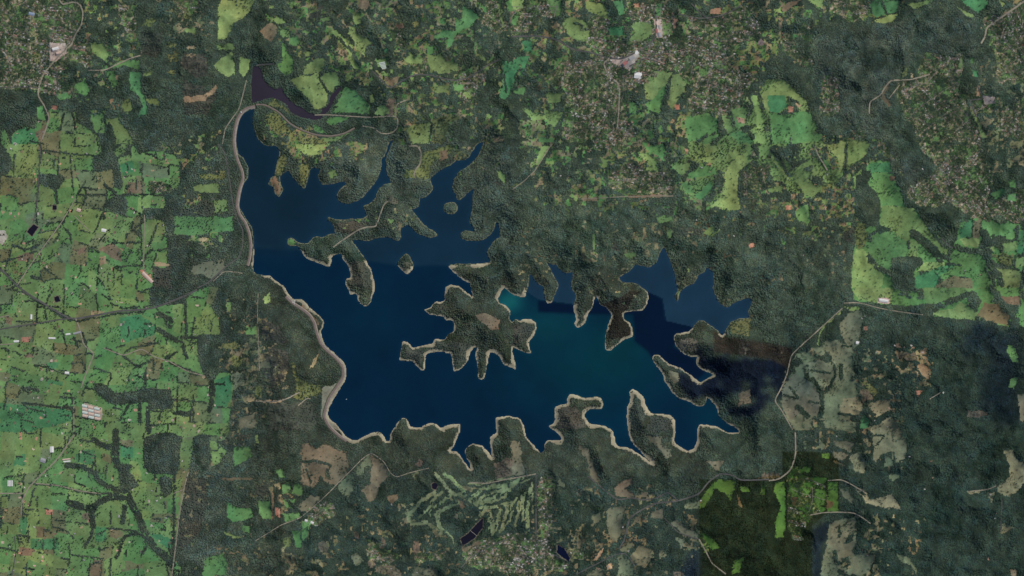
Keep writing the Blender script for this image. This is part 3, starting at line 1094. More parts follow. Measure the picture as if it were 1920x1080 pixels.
# zones
NORTH = fill(parse('430,190 930,190 960,440 925,492 880,497 760,499 690,490 640,478 565,470 480,465 430,460'))
NEAST = fill(parse('985,470 1420,430 1425,620 1340,626 1302,614 1250,602 1243,560 1212,546 1110,556 1078,571 1010,562 985,545'))
DARKSQ = fill(parse('1310,897 1390,897 1465,890 1465,846 1500,845 1572,850 1572,958 1548,962 1521,985 1521,1080 1310,1080'))
CLOUD_SHADE0 = fill(parse('1312,640 1350,655 1478,664 1472,740 1440,760 1405,785 1368,778 1345,752 1330,745 1318,710 1335,700 1300,690 1296,672'))  # cloud shadow put into the forest tint as a dark navy patch
CLOUD_SHADE = (CLOUD_SHADE0 & (fbm(PX, PY, 30, 207, 4) > 0.40)) | fill(parse('1264,692 1290,704 1312,719 1336,703 1345,725 1335,748 1318,742 1302,752 1284,742 1272,720'))
BROWN = fill(parse('1337,618 1352,630 1420,640 1482,650 1480,690 1440,672 1337,660'))  # brown strip under the cloud, its shade put into the tint
BROWN2 = fill(parse('1126,571 1165,556 1180,546 1205,545 1186,560 1175,584 1178,600 1188,620 1182,632 1140,636 1140,600 1146,590'))  # brown point, darkened in its tint by the same cloud shade
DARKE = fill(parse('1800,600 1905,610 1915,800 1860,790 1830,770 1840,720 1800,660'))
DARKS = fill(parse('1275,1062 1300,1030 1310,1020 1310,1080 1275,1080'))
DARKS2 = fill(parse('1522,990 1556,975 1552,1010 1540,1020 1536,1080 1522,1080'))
def fz(r, g, b): return lin((r, g, b))
ftint = np.zeros((H, W, 3), dtype=np.float32) + fz(59, 69, 59)
def zone(mask, r, col, amt=1.0):
    w = (blur(mask, r) if r else mask.astype(np.float32))
    k = np.nonzero(w); wk = w[k][:, None] * amt
    ftint[k] = ftint[k] * (1 - wk) + fz(*col) * wk
zone((PX < 450) & (PY > 250), 60, (63, 71, 63))
zone(fill(parse('540,240 960,260 1000,480 640,470 520,340')), 14, (68, 76, 67))
zone(fill(parse('940,330 1600,380 1600,560 1400,600 1000,560')), 25, (65, 75, 64))
zone(fill(parse('1530,70 1700,40 1820,20 1830,100 1700,110 1670,160 1650,240 1740,340 1700,350 1640,260 1580,230 1530,130')), 8, (66, 74, 66))
zone((PY > 500) & (PX > 480) & (PX < 1330), 14, (57, 63, 54))
zone((PY > 900) & (PX > 560) & (PX < 1310), 20, (50, 61, 54))
zone((PX > 1470) & (PY > 625), 14, (50, 60, 52))
zone(fill(parse('1600,650 1800,620 1920,640 1920,1080 1560,1080 1580,900 1650,880')), 24, (45, 57, 50))
zone(fill(parse('400,540 490,540 520,600 500,760 440,830 420,700')), 12, (57, 65, 57))
zone(fill(parse('1590,580 1800,590 1790,620 1590,620')), 10, (54, 66, 58))
for mk, r, c in ((DARKE & (fbm(PX, PY, 40, 211, 4) > 0.42), 10, (28, 39, 44)), (CLOUD_SHADE, 5, (16, 24, 37)), (BROWN, 2, (48, 43, 38)), (BROWN2, 1, (40, 38, 34)), (DARKSQ, 1, (34, 42, 28)), (DARKS, 6, (28, 38, 47)), (DARKS2, 4, (28, 38, 45))):
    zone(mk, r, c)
# mottled stand tones, then gully shading put into the tint, slightly greener
ftint *= (0.62 + 0.76 * fbm(PX, PY, 40, 5, 5))[..., None]
gul = np.clip((np.abs(2 * fbm(PX, PY, 110, 205, 4) - 1)) / 0.10, 0, 1)
ftint *= np.array([0.95, 1.03, 0.96])
ftint *= (0.62 + 0.38 * gul)[..., None] * (1 + (1 - gul)[..., None] * np.array([-0.06, 0.06, 0.0]))

FOREST, PADDOCK, TOWN, BEACH, BARE_C, FAIR, WATER_C, HEATH_C, GLADE = range(9)
cls = np.zeros((H, W), dtype=np.uint8)
pid = np.zeros((H, W), dtype=np.int32)
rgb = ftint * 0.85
mott = (fbm(PX, PY, 26, 21, 4) - 0.5)[..., None]
mott2 = (fbm(PX, PY, 8, 25, 2) - 0.5)[..., None]
hue = (fbm(PX, PY, 60, 23, 3) - 0.5)[..., None]
def cover(mask, col, jitter=0.08, varied=1.0):
    if not isinstance(mask, tuple): mask = np.nonzero(mask)
    c = lin(col) * (1 + rng.uniform(-jitter, jitter)) * (1 + rng.uniform(-0.04, 0.04, 3))
    n = (1 + varied * (0.55 * mott[mask] + 0.30 * mott2[mask]))
    h = np.array([0.5, 0.0, -0.2]) * hue[mask] * varied
    rgb[mask] = c * n * (1 + h)
next_id = 1
pad_info = {}
def paddock(mask, letter, col):
    global next_id
    mask = np.nonzero(mask)
    if len(mask[0]) == 0: return
    cls[mask] = PADDOCK; pid[mask] = next_id
    cover(mask, col)
    pad_info[next_id] = letter
    next_id += 1
# farmland on the left: lots cut by fence lines
farm_m = fill(catmull(FARM, 3))
ang = math.radians(6); ca, sa = math.cos(ang), math.sin(ang)
belts = []
def lots(u0, v0, u1, v1, d):
    w, h = u1 - u0, v1 - v0
    big = 27 + rng.random() * 27
    if d < 11 and (max(w, h) > big):
        f = rng.uniform(0.36, 0.64)
        if w > h: lots(u0, v0, u0 + w * f, v1, d + 1); lots(u0 + w * f, v0, u1, v1, d + 1)
        else: lots(u0, v0, u1, v0 + h * f, d + 1); lots(u0, v0 + h * f, u1, v1, d + 1)
        return
    cn = [(u0, v0), (u1, v0), (u1, v1), (u0, v1), (u0, v0)]
    ring = np.array([(a[0] + (b[0] - a[0]) * t, a[1] + (b[1] - a[1]) * t) for a, b in zip(cn[:-1], cn[1:]) for t in np.arange(6) / 6.0])
    X_, Y_ = ring[:, 0] * ca - ring[:, 1] * sa, ring[:, 0] * sa + ring[:, 1] * ca
    wp = np.stack([X_ + 60 * (vnoise(X_, Y_, 130, 401) - 0.5) + 8 * (vnoise(X_, Y_, 25, 402) - 0.5), Y_ + 60 * (vnoise(X_, Y_, 130, 403) - 0.5) + 8 * (vnoise(X_, Y_, 25, 404) - 0.5)], axis=1)
    q = [tuple(p) for p in wp]
    if max(p[0] for p in q) < -5 or min(p[0] for p in q) > 480: return
    m = fill(q) & farm_m
    if m.sum() < 30: return
    L = rng.choice(list('gggoooyybOgo'))
    c = PAL[L]
    paddock(m, L, tuple(0.72 * a + 0.28 * b for a, b in zip(c, (90, 118, 73))))
    for i in range(4):
        if rng.random() < 0.36:
            k0 = int(rng.integers(0, 3)); k1 = int(rng.integers(3, 7))
            belts.append(([q[(i * 6 + k) % 24] for k in range(k0, k1)], rng.uniform(1.7, 3.0)))
lots(-40, 110, 620, 1180, 0)
wood_m = np.zeros((H, W), dtype=bool)
for t, s in WOODS[:11]:
    wood_m |= fill(rough(tpts(t, s), 2.0, 41))
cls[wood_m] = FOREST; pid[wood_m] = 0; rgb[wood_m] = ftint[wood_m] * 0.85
tick('built-up ground')
# built-up ground
town_id = np.zeros((H, W), dtype=np.uint8)
tn = list(TOWNS)
tsel = vnoise(PX, PY, 3.4, 61); tsel2 = vnoise(PX, PY, 9.0, 62)
tcol = np.where((tsel < 0.40)[..., None], lin((66, 84, 58)), np.where((tsel < 0.66)[..., None], lin((104, 112, 76)), np.where((tsel < 0.84)[..., None], lin((124, 116, 96)), lin((156, 142, 124)))))
tcol = tcol * (0.55 + 0.7 * fbm(PX, PY, 16, 64, 3))[..., None]
tcol = np.where((tsel2 > 0.68)[..., None], lin((84, 112, 68)), tcol)
ragged = fbm(PX, PY, 24, 63, 4)
def ragged_fill(p, r=5, gain=1.5):
    w = blur(fill(p), r)
    return ((w + (ragged - 0.5) * gain) > 0.5) & (w > 0.04)
glade_n = 0.62 * vnoise(PX, PY, 7.5, 501) + 0.38 * vnoise(PX, PY, 3.6, 502) + 0.5 * (fbm(PX, PY, 48, 503, 2) - 0.5)
pickn = vnoise(PX, PY, 10.0, 504)
# rough half-cleared country: little glades between the trees
def rough_zone(poly, thr, cols, seed, soft=12):
    w = blur(fill(poly), soft)
    m = (glade_n * w > thr) & (cls == FOREST)
    for i, c_i in enumerate(cols):
        mm = m & (pickn >= i / len(cols)) & (pickn < (i + 1) / len(cols))
        cls[mm] = GLADE; pid[mm] = 0
        cover(mm, c_i, varied=1.4)
GREENISH = [(92, 106, 66), (78, 112, 66), (108, 114, 74), (118, 106, 84), (98, 118, 72)]
DRYISH = [(104, 104, 74), (96, 92, 72), (116, 108, 82), (92, 100, 72)]
rough_zone(parse('480,0 960,0 960,240 720,240 660,150 520,120'), 0.585, GREENISH, 501)
rough_zone(parse('940,0 1560,0 1540,60 1440,120 1440,420 1000,400 960,250'), 0.57, GREENISH, 511)
rough_zone(parse('1290,200 1450,180 1560,240 1680,260 1640,420 1520,470 1400,470 1300,380'), 0.59, GREENISH, 521)
rough_zone(parse('1440,0 1780,0 1760,20 1620,50 1520,50 1440,40'), 0.60, GREENISH, 531)
rough_zone(parse('1840,0 1920,0 1920,330 1840,330 1800,200'), 0.62, DRYISH, 541)
rough_zone(parse('0,0 270,0 280,130 240,260 160,220 100,180 0,170'), 0.64, GREENISH, 551)
rough_zone(parse('280,0 420,0 410,130 330,150'), 0.66, DRYISH, 561)
rough_zone(parse('265,250 430,230 440,480 330,520 340,400'), 0.70, GREENISH, 571)
rough_zone(parse('480,205 560,230 700,255 720,300 600,320 500,300'), 0.58, GREENISH, 581)
rough_zone(parse('730,200 960,200 960,330 880,350 780,300 720,270'), 0.66, GREENISH, 591)
rough_zone(parse('960,380 1600,380 1600,560 1400,620 960,560'), 0.76, DRYISH, 601)
rough_zone(parse('620,400 800,370 780,440 640,450'), 0.66, GREENISH, 606)
rough_zone(parse('480,880 700,940 960,880 960,1080 480,1080'), 0.70, DRYISH, 611)
rough_zone(parse('960,900 1320,900 1320,1080 960,1080'), 0.68, DRYISH, 621)
rough_zone(parse('1440,640 1700,640 1700,900 1480,860'), 0.68, DRYISH, 631)
rough_zone(parse('1560,950 1760,950 1720,1080 1540,1080'), 0.70, DRYISH, 641)
rough_zone(parse('400,540 500,540 560,720 470,860 380,830 400,700'), 0.70, DRYISH, 651)
rough_zone(parse('330,880 480,830 560,1080 330,1080'), 0.70, DRYISH, 661)
rough_zone(parse('1650,640 1760,640 1760,740 1650,720'), 0.62, DRYISH, 671)
for k, n in enumerate(tn):
    m = ragged_fill(TOWNS[n])
    if n not in ('golf2', 'nw'): m &= ~farm_m
    town_id[m] = k + 1
    cls[m] = TOWN; pid[m] = 0
    rgb[m] = tcol[m] * (np.array([0.55, 0.72, 0.38]) if n.startswith('dark') else 1.0)
tick('clearings')
# clearings
scrubby = np.zeros((H, W), dtype=bool)
for L, p in BASE:
    m = fill(rough(p, 2.0, 93)) & (ragged > 0.44)
    m &= cls != TOWN
    paddock(m, L, PAL[L])
    if L == 'o': scrubby |= m
for t in sorted(CLEAR):
    for line in CLEAR[t].strip().split('\n'):
        L, s = line.split(' ', 1)
        p = tpts(t, s)
        m = fill(ragged_edge(p, {'h': 2.6, 'q': 2.2, 'k': 2.6, 'm': 2.2, 'B': 1.8, 'T': 1.8, 'O': 1.8, 'n': 1.4}.get(L, 1.3), 91)) if L not in 'pwr' else fill(p)
        if L in HEATH:
            fresh = m & (cls == FOREST)
            cls[fresh] = HEATH_C
            w = 0.8
            old = rgb[fresh].copy()
            cover(fresh, PAL[L]); 
        elif L in BARE:
            cls[m] = BARE_C; pid[m] = 0; town_id[m] = 0
            cover(m, PAL[L], varied=1.3)
        else:
            paddock(m, L, PAL[L])
            if L == 'm': scrubby |= m
            else: scrubby &= ~m
# pale yards and worn gateways among the lots
for k in range(420):
    x, y = rng.uniform(0, 440), rng.uniform(200, 1080)
    if not farm_m[int(y), int(x)] or cls[int(y), int(x)] != PADDOCK: continue
    y0_, y1_, x0_, x1_ = max(0, int(y) - 8), int(y) + 9, max(0, int(x) - 8), int(x) + 9
    m = np.zeros((H, W), dtype=bool); sl_ = (slice(y0_, y1_), slice(x0_, x1_))
    m[sl_] = ((PX[sl_] - x) ** 2 / rng.uniform(1.0, 9) + (PY[sl_] - y) ** 2 / rng.uniform(1.0, 8)) < 1 + (tsel[sl_] - 0.5) * 1.5
    cls[m] = BARE_C; pid[m] = 0
    cover(m, [PAL['p'], PAL['t'], PAL['n'], PAL['n'], (168, 132, 108)][rng.integers(5)])
for t, s in WOODS[11:]:
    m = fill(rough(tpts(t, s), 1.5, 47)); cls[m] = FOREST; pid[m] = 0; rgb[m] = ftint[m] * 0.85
# wide pale foreshore under the lower embankment
fs = fill(catmull(tpts((2, 1), '500,745 560,735 655,690 600,800 545,900 545,985 600,1020 640,1075 560,1040 490,970 495,860'), 3))
cls[fs & ~water] = BARE_C; pid[fs] = 0; cover(fs, (122, 118, 104))
for t in BELTS:
    for line in BELTS[t].strip().split('\n'):
        w, s = line.split(' ', 1)
        belts.append((tpts(t, s), float(w) / 4.0 * (0.8 if t[1] == 0 else 0.9)))
belt_m = np.zeros((H, W), dtype=bool)
for p, w in belts: stroke([tuple(q) for q in rough(p, 1.2, 55, False)], w, belt_m)
belt_m &= ~water & (cls != TOWN) & (vnoise(PX, PY, 4.0, 58) > 0.16)
rgb[belt_m] = ftint[belt_m] * 0.85
pid[belt_m] = 0; cls[belt_m] = FOREST
fair_gap = vnoise(PX, PY, 6.0, 59) > 0.2
fair_id = np.zeros((H, W), dtype=np.uint8); nf = 0
for t in FAIRWAYS:
    for line in FAIRWAYS[t].strip().split('\n'):
        w, s = line.split(' ', 1)
        nf += 1
        m = stroke([tuple(q) for q in rough(tpts(t, s), 1.9, 57, False)], float(w) / 4.0 * 0.95) & fair_gap
        cls[m] = FAIR; pid[m] = 0; fair_id[m] = nf; cover(m, PAL['f'])
tick('shore')
# shore
north = blur(NORTH | NEAST, 3) > 0.5
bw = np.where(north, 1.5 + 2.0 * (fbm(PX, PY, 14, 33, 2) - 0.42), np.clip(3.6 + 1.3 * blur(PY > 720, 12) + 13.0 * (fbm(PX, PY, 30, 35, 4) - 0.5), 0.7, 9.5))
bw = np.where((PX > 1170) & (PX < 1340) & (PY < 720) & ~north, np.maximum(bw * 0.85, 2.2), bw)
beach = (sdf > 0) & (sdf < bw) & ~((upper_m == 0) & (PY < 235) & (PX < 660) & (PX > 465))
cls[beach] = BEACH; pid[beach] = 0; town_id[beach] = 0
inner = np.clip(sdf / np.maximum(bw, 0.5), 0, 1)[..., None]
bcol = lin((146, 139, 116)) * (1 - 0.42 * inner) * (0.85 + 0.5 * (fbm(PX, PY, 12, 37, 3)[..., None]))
bcol = np.where(north[..., None], lin((102, 104, 82)), bcol)
dk = blur(CLOUD_SHADE | BROWN2, 3)[..., None]  # beach colour darkened here for the cloud shade
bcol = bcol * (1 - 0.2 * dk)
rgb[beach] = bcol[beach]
cls[water] = WATER_C; pid[water] = 0
rgb[water] = lin((70, 74, 64))
# zones of darker ground cover
sq = DARKSQ & (cls != PADDOCK) & (cls != WATER_C) & (cls != TOWN)
rgb[sq] *= np.array([0.8, 0.75, 0.5])

tick('relief')
# ------------------------------------------------------------------ relief (metres)
rid = 1 - np.abs(2 * fbm(PX, PY, 92, 101, 4) - 1)
roll = fbm(PX, PY, 150, 107, 4)
amp = 10 + 76 * blur(((PX > 470) | (PY < 200)) & ~farm_m, 40)
amp = amp * (1 + 0.25 * blur((PX > 1480) & (PY > 600), 50))
cls_open = blur((cls == PADDOCK) | (cls == TOWN), 10)
amp = amp * (1 - 0.55 * cls_open)
rid2 = 1 - np.abs(2 * fbm(PX, PY, 34, 103, 3) - 1)
hill = amp * (1.25 * rid ** 1.3 + 0.45 * roll + 0.24 * rid2) + 6
land = np.clip(sdf, 0, 45)
ramp = np.clip((land - 3) / 42.0, 0, 1); ramp = ramp * ramp * (3 - 2 * ramp)
Z = np.where(sdf > 0, 0.55 * np.minimum(land, 8.0) + 0.1 + (0.12 + 0.88 * ramp) * hill * np.clip(land / 8.0, 0, 1), np.maximum(sdf * 1.2, -9.0))
def dist_line(pts):
    d = np.full((H, W), 1e9, dtype=np.float32)
    for (a, b), (c, e) in zip(pts[:-1], pts[1:]):
        x0, x1 = int(max(0, min(a, c) - 75)), int(min(W, max(a, c) + 75)); y0, y1 = int(max(0, min(b, e) - 75)), int(min(H, max(b, e) + 75))
        X, Y = PX[y0:y1, x0:x1], PY[y0:y1, x0:x1]
        t = np.clip(((X - a) * (c - a) + (Y - b) * (e - b)) / ((c - a) ** 2 + (e - b) ** 2), 0, 1)
        d[y0:y1, x0:x1] = np.minimum(d[y0:y1, x0:x1], np.hypot(X - a - t * (c - a), Y - b - t * (e - b)))
    return d
dam_near = np.full((H, W), 1e9, dtype=np.float32)
for D in (DAM_A, DAM_B, DAM_C): dam_near = np.minimum(dam_near, dist_line(D))
kk = np.clip((dam_near - 9) / 60, 0, 1); kk = kk * kk * (3 - 2 * kk)
Z = np.where(sdf > 0, np.minimum(Z, 3.0) * (1 - kk) + Z * kk, Z)
pond_m = np.zeros((H, W), dtype=bool); pond_list = []
for n, p, c in PONDS:
    q = ragged_edge(p, 0.35, 131)
    m = fill(q); near = blur(m, 4)
    cx, cy = q.mean(axis=0)
    zp = float(Z[m].mean())
    wgt = np.clip(near * 4, 0, 1)
    Z = Z * (1 - wgt) + (zp + 1.5) * wgt
    Z[m] = zp - 3.0
    pond_m |= m
    pond_list.append((n, q, zp, c))
    cls[m] = WATER_C; pid[m] = 0
    rim = (blur(m, 1) > 0.05) & ~m
    rgb[rim] = lin((96, 92, 78)); rgb[m] = lin((60, 58, 52))

# ------------------------------------------------------------------ sampling beyond the frame (the land goes on mirrored)
def fold(v, n):
    v = np.mod(v, 2 * n)
    return np.where(v >= n, 2 * n - v, v)
def samp(a, x, y):
    return a[np.clip(fold(y, H).astype(int), 0, H - 1), np.clip(fold(x, W).astype(int), 0, W - 1)]
def sampl(a, x, y):
    u = np.clip(fold(x, W) - 0.5, 0, W - 1.001); v = np.clip(fold(y, H) - 0.5, 0, H - 1.001)
    i, j = u.astype(int), v.astype(int); fu, fv = u - i, v - j
    return (a[j, i] * (1 - fu) + a[j, i + 1] * fu) * (1 - fv) + (a[j + 1, i] * (1 - fu) + a[j + 1, i + 1] * fu) * fv
def height(x, y):
    z = sampl(Z, x, y)
    out = (x < 0) | (x > W) | (y < 0) | (y > H)
    return np.where(out, np.maximum(z, 4.0), z)

tick('materials')
# ------------------------------------------------------------------ materials
def nodes_of(name, rough_v=0.95):
    m = bpy.data.materials.new(name); m.use_nodes = True
    t = m.node_tree; b = t.nodes['Principled BSDF']
    b.inputs['Roughness'].default_value = rough_v
    b.inputs['Specular IOR Level'].default_value = 0.15
    return m, t, b
def noise(t, scale, detail=4.0, rough_v=0.6, coord='Object'):
    tc = t.nodes.new('ShaderNodeTexCoord'); n = t.nodes.new('ShaderNodeTexNoise')
    n.inputs['Scale'].default_value = scale; n.inputs['Detail'].default_value = detail; n.inputs['Roughness'].default_value = rough_v
    t.links.new(tc.outputs[coord], n.inputs['Vector'])
    return n
def maprange(t, src, lo, hi, a=0.3, b=0.7):
    r = t.nodes.new('ShaderNodeMapRange'); r.inputs[1].default_value = a; r.inputs[2].default_value = b
    r.inputs[3].default_value = lo; r.inputs[4].default_value = hi
    t.links.new(src, r.inputs[0]); return r.outputs[0]
def mult(t, col, val):
    m = t.nodes.new('ShaderNodeMix'); m.data_type = 'RGBA'; m.blend_type = 'MULTIPLY'; m.inputs[0].default_value = 1.0
    t.links.new(col, m.inputs[6]); t.links.new(val, m.inputs[7]); return m.outputs[2]
def ground_mat(name, fine=(0.72, 1.28), coarse=(0.85, 1.15), gain=1.0, warm=0.25):
    m, t, b = nodes_of(name)
    a = t.nodes.new('ShaderNodeAttribute'); a.attribute_name = 'tint'
    g = t.nodes.new('ShaderNodeMix'); g.data_type = 'RGBA'; g.blend_type = 'MULTIPLY'; g.inputs[0].default_value = 1.0
    g.inputs[7].default_value = (gain, gain, gain, 1)
    t.links.new(a.outputs['Color'], g.inputs[6])
    c = mult(t, g.outputs[2], maprange(t, noise(t, 1 / 22.0, 5).outputs[0], *fine))
    c = mult(t, c, maprange(t, noise(t, 1 / 160.0, 4).outputs[0], *coarse))
    wm = t.nodes.new('ShaderNodeMix'); wm.data_type = 'RGBA'; wm.blend_type = 'MULTIPLY'
    t.links.new(maprange(t, noise(t, 1 / 75.0, 5).outputs[0], 0.0, warm, 0.45, 0.75), wm.inputs[0])
    t.links.new(c, wm.inputs[6]); wm.inputs[7].default_value = (1.35, 0.95, 0.75, 1)
    t.links.new(wm.outputs[2], b.inputs['Base Color'])
    return m
def flat_mat(name, col, var=0.2, scale=0.2, rough_v=0.85, metallic=0.0):
    m, t, b = nodes_of(name, rough_v)
    c = t.nodes.new('ShaderNodeRGB'); c.outputs[0].default_value = (*lin(col), 1)
    t.links.new(mult(t, c.outputs[0], maprange(t, noise(t, scale, 5).outputs[0], 1 - var, 1 + var)), b.inputs['Base Color'])
    b.inputs['Metallic'].default_value = metallic
    return m
GK = 1.24
m_grass = ground_mat('pasture_grass', gain=1.26, warm=0.14, fine=(0.84, 1.16))
m_floor = ground_mat('forest_floor', fine=(0.55, 1.35), gain=1.1)
m_town = ground_mat('built_up_ground', fine=(0.6, 1.4), gain=GK)
m_shore = ground_mat('shore_sand', fine=(0.85, 1.15), gain=GK, warm=0.1)
m_heath = ground_mat('heath', fine=(0.7, 1.25), gain=GK, warm=0.08)
m_bare = ground_mat('bare_earth', fine=(0.75, 1.25), gain=GK, warm=0.15)

tick('terrain')
# ------------------------------------------------------------------ terrain, one grid cut into its pieces of ground
CELL = 1.6
def axis(n):
    core = np.arange(-40, n + 40 + CELL, CELL)
    st, out, v = CELL, [], 0.0
    while v < 6500:
        st *= 1.085; v += st; out.append(v)
    out = np.array(out)
    return np.concatenate([(core[0] - out)[::-1], core, core[-1] + out])
gx, gy = axis(W), axis(H)
GX, GY = np.meshgrid(gx, gy)
GZ = height(GX, GY)
nx_, ny_ = len(gx), len(gy)
vidx = np.arange(nx_ * ny_).reshape(ny_, nx_)
faces = np.stack([vidx[1:, :-1], vidx[1:, 1:], vidx[:-1, 1:], vidx[:-1, :-1]], axis=-1).reshape(-1, 4)
cx = ((GX[1:, 1:] + GX[:-1, :-1]) / 2).ravel(); cy = ((GY[1:, 1:] + GY[:-1, :-1]) / 2).ravel()
V = np.stack([wx(GX.ravel()), wy(GY.ravel()), GZ.ravel()], axis=1)
f_out = (cx < -2) | (cx > W + 2) | (cy < -2) | (cy > H + 2)
f_cls = samp(cls, cx, cy); f_pid = samp(pid, cx, cy); f_rgb = samp(rgb, cx, cy); f_sdf = samp(sdf, cx, cy)
f_town = samp(town_id, cx, cy); f_fair = samp(fair_id, cx, cy); f_isl = samp(isle_id, cx, cy)
wet_out = f_out & (f_cls == WATER_C)
f_rgb[wet_out] = lin((58, 68, 62)) * 0.7
keep = ~((f_sdf < -7) & ~f_out)
# key of every face
KEY = np.zeros(len(faces), dtype=np.int64)                    # 0 forest floor
area_px = {}
ids, cnt = np.unique(pid, return_counts=True)
order = sorted([(c, i) for i, c in zip(ids, cnt) if i > 0], reverse=True)
top_ids = [int(i) for c, i in order[:285]]
is_top = np.zeros(next_id + 1, dtype=bool); is_top[top_ids] = True
pk = f_cls == PADDOCK
KEY[pk] = np.where(is_top[f_pid[pk]], 1000 + f_pid[pk], 1)    # 1 = small clearings
KEY[f_cls == TOWN] = 5000 + f_town[f_cls == TOWN]
KEY[f_cls == BARE_C] = 2
KEY[f_cls == HEATH_C] = 3
KEY[f_cls == GLADE] = 5
KEY[f_cls == FAIR] = 6000 + f_fair[f_cls == FAIR]
KEY[(f_cls == BEACH) | (f_cls == WATER_C)] = 4
il = (f_isl > 0)
KEY[il] = 7000 + f_isl[il]
KEY[f_out] = 9
NAMES = {0: ('forest_floor', m_floor), 1: ('small_clearings', m_grass), 2: ('bare_ground', m_bare), 3: ('heathland', m_heath), 4: ('lake_shore', m_shore), 5: ('forest_glades', m_grass), 9: ('outlying_land', m_grass)}
KEY[~keep] = -1
srt = np.argsort(KEY, kind='stable'); ks = KEY[srt]
starts = np.flatnonzero(np.r_[True, ks[1:] != ks[:-1]]); ends = np.r_[starts[1:], len(ks)]
SEEN = {}
WORD = dict(g='green', G='deep green', y='yellow-green', o='olive green', b='brownish', m='mossy yellow', O='grey-green', B='dull grey-brown', T='tan', v='vivid green', f='pale green', q='dry tan')
def where(px_, py_):
    v = 'upper' if py_ < 360 else ('lower' if py_ > 720 else 'middle')
    h_ = 'left' if px_ < 640 else ('right' if px_ > 1280 else 'centre')
    return v + ' ' + h_
for a, b in zip(starts, ends):
    k = int(ks[a])
    if k < 0: continue
    fi = srt[a:b]
    if k in NAMES: nm, mt = NAMES[k]
    elif k < 5000: nm, mt = 'paddock', m_grass
    elif k < 6000: nm, mt = 'built_up_area', m_town
    elif k < 7000: nm, mt = 'golf_fairway', m_grass
    else: nm, mt = 'island', m_heath
    fc = faces[fi]
    u, inv = np.unique(fc.ravel(), return_inverse=True)
    me = mesh_np(nm, V[u], inv.reshape(-1, 4), [mt], smooth=True)
    at = me.attributes.new('tint', 'FLOAT_COLOR', 'FACE')
    buf = np.ones((len(fi), 4), dtype=np.float32); buf[:, :3] = f_rgb[fi]
    at.data.foreach_set('color', buf.ravel())
    o = link(nm, me)
    tag(o, kind='structure')

tick('water')
# ------------------------------------------------------------------ water
def water_mat(name, rough_v=0.12):
    m, t, b = nodes_of(name, rough_v)
    b.inputs['Specular IOR Level'].default_value = 0.5
    b.inputs['IOR'].default_value = 1.33
    a = t.nodes.new('ShaderNodeAttribute'); a.attribute_name = 'tint'
    c = mult(t, a.outputs['Color'], maprange(t, noise(t, 1 / 700.0, 6).outputs[0], 0.82, 1.18))
    t.links.new(c, b.inputs['Base Color'])
    bp = t.nodes.new('ShaderNodeBump'); bp.inputs['Strength'].default_value = 0.15; bp.inputs['Distance'].default_value = 0.3
    t.links.new(noise(t, 1 / 9.0, 4).outputs[0], bp.inputs['Height']); t.links.new(bp.outputs[0], b.inputs['Normal'])
    return m
m_water = water_mat('lake_water')
wc = np.zeros((H, W, 3), dtype=np.float32) + lin((3, 34, 55))
def wz(mask, r, col):
    w = (blur(mask, r) if r else mask.astype(np.float32))[..., None]
    wc[:] = wc * (1 - w) + lin(col) * w
def gz(x, y, rx, ry, col, amt=1.0):
    w = (amt * np.exp(-((PX - x) / rx) ** 2 - ((PY - y) / ry) ** 2))[..., None]
    wc[:] = wc * (1 - w) + lin(col) * w
gz(1110, 690, 150, 75, (3, 50, 62)); gz(1030, 610, 70, 40, (6, 56, 66)); gz(1160, 650, 60, 50, (3, 52, 58), 0.7)
gz(955, 566, 24, 20, (18, 86, 88)); gz(1150, 800, 60, 40, (3, 46, 64), 0.6); gz(1330, 780, 40, 40, (3, 50, 66), 0.6); gz(690, 600, 70, 60, (4, 42, 60), 0.5)
gz(1000, 740, 60, 30, (3, 40, 58), 0.5)
wz(fill(parse('1009,563 1075,571 1150,560 1215,545 1242,562 1248,600 1303,614 1290,625 1262,650 1330,690 1310,712 1240,700 1215,660 1190,640 1188,590 1100,590 1009,586')), 2, (2, 20, 42))  # cloud shadow on the lake, put into the water colour
wz(NORTH, 2, (18, 45, 62)); wz(NEAST, 0, (26, 52, 70))
wz(fill(parse('430,190 560,190 600,330 560,470 430,470')) & NORTH, 20, (16, 40, 54))
wc *= (1 + 0.5 * np.exp(np.clip(sdf, -40, 0) / 2.2) * (sdf < 0))[..., None]
def water_sheet(name, mask, level, colmap, step=2.0):
    ys, xs = np.nonzero(mask)
    ax_ = np.arange(xs.min() - 6, xs.max() + 8, step); ay_ = np.arange(ys.min() - 6, ys.max() + 8, step)
    X, Y = np.meshgrid(ax_, ay_)
    vi = np.arange(X.size).reshape(X.shape)
    f = np.stack([vi[1:, :-1], vi[1:, 1:], vi[:-1, 1:], vi[:-1, :-1]], axis=-1).reshape(-1, 4)
    c_x = ((X[1:, 1:] + X[:-1, :-1]) / 2).ravel(); c_y = ((Y[1:, 1:] + Y[:-1, :-1]) / 2).ravel()
    near = blur(mask, 2) > 0.02
    f = f[samp(near, c_x, c_y)]
    u, inv = np.unique(f.ravel(), return_inverse=True)
    xs_, ys_ = X.ravel()[u], Y.ravel()[u]
    me = mesh_np(name, np.stack([wx(xs_), wy(ys_), np.full(len(u), level)], axis=1), inv.reshape(-1, 4), [m_water])
    set_col(me, samp(colmap, xs_, ys_))
    return tag(link(name, me), kind='structure')
water_sheet('lake', lake_m, 0.0, wc)
water_sheet('upper_lake', upper_m, 0.0, np.zeros((H, W, 3), dtype=np.float32) + lin((50, 44, 54)))
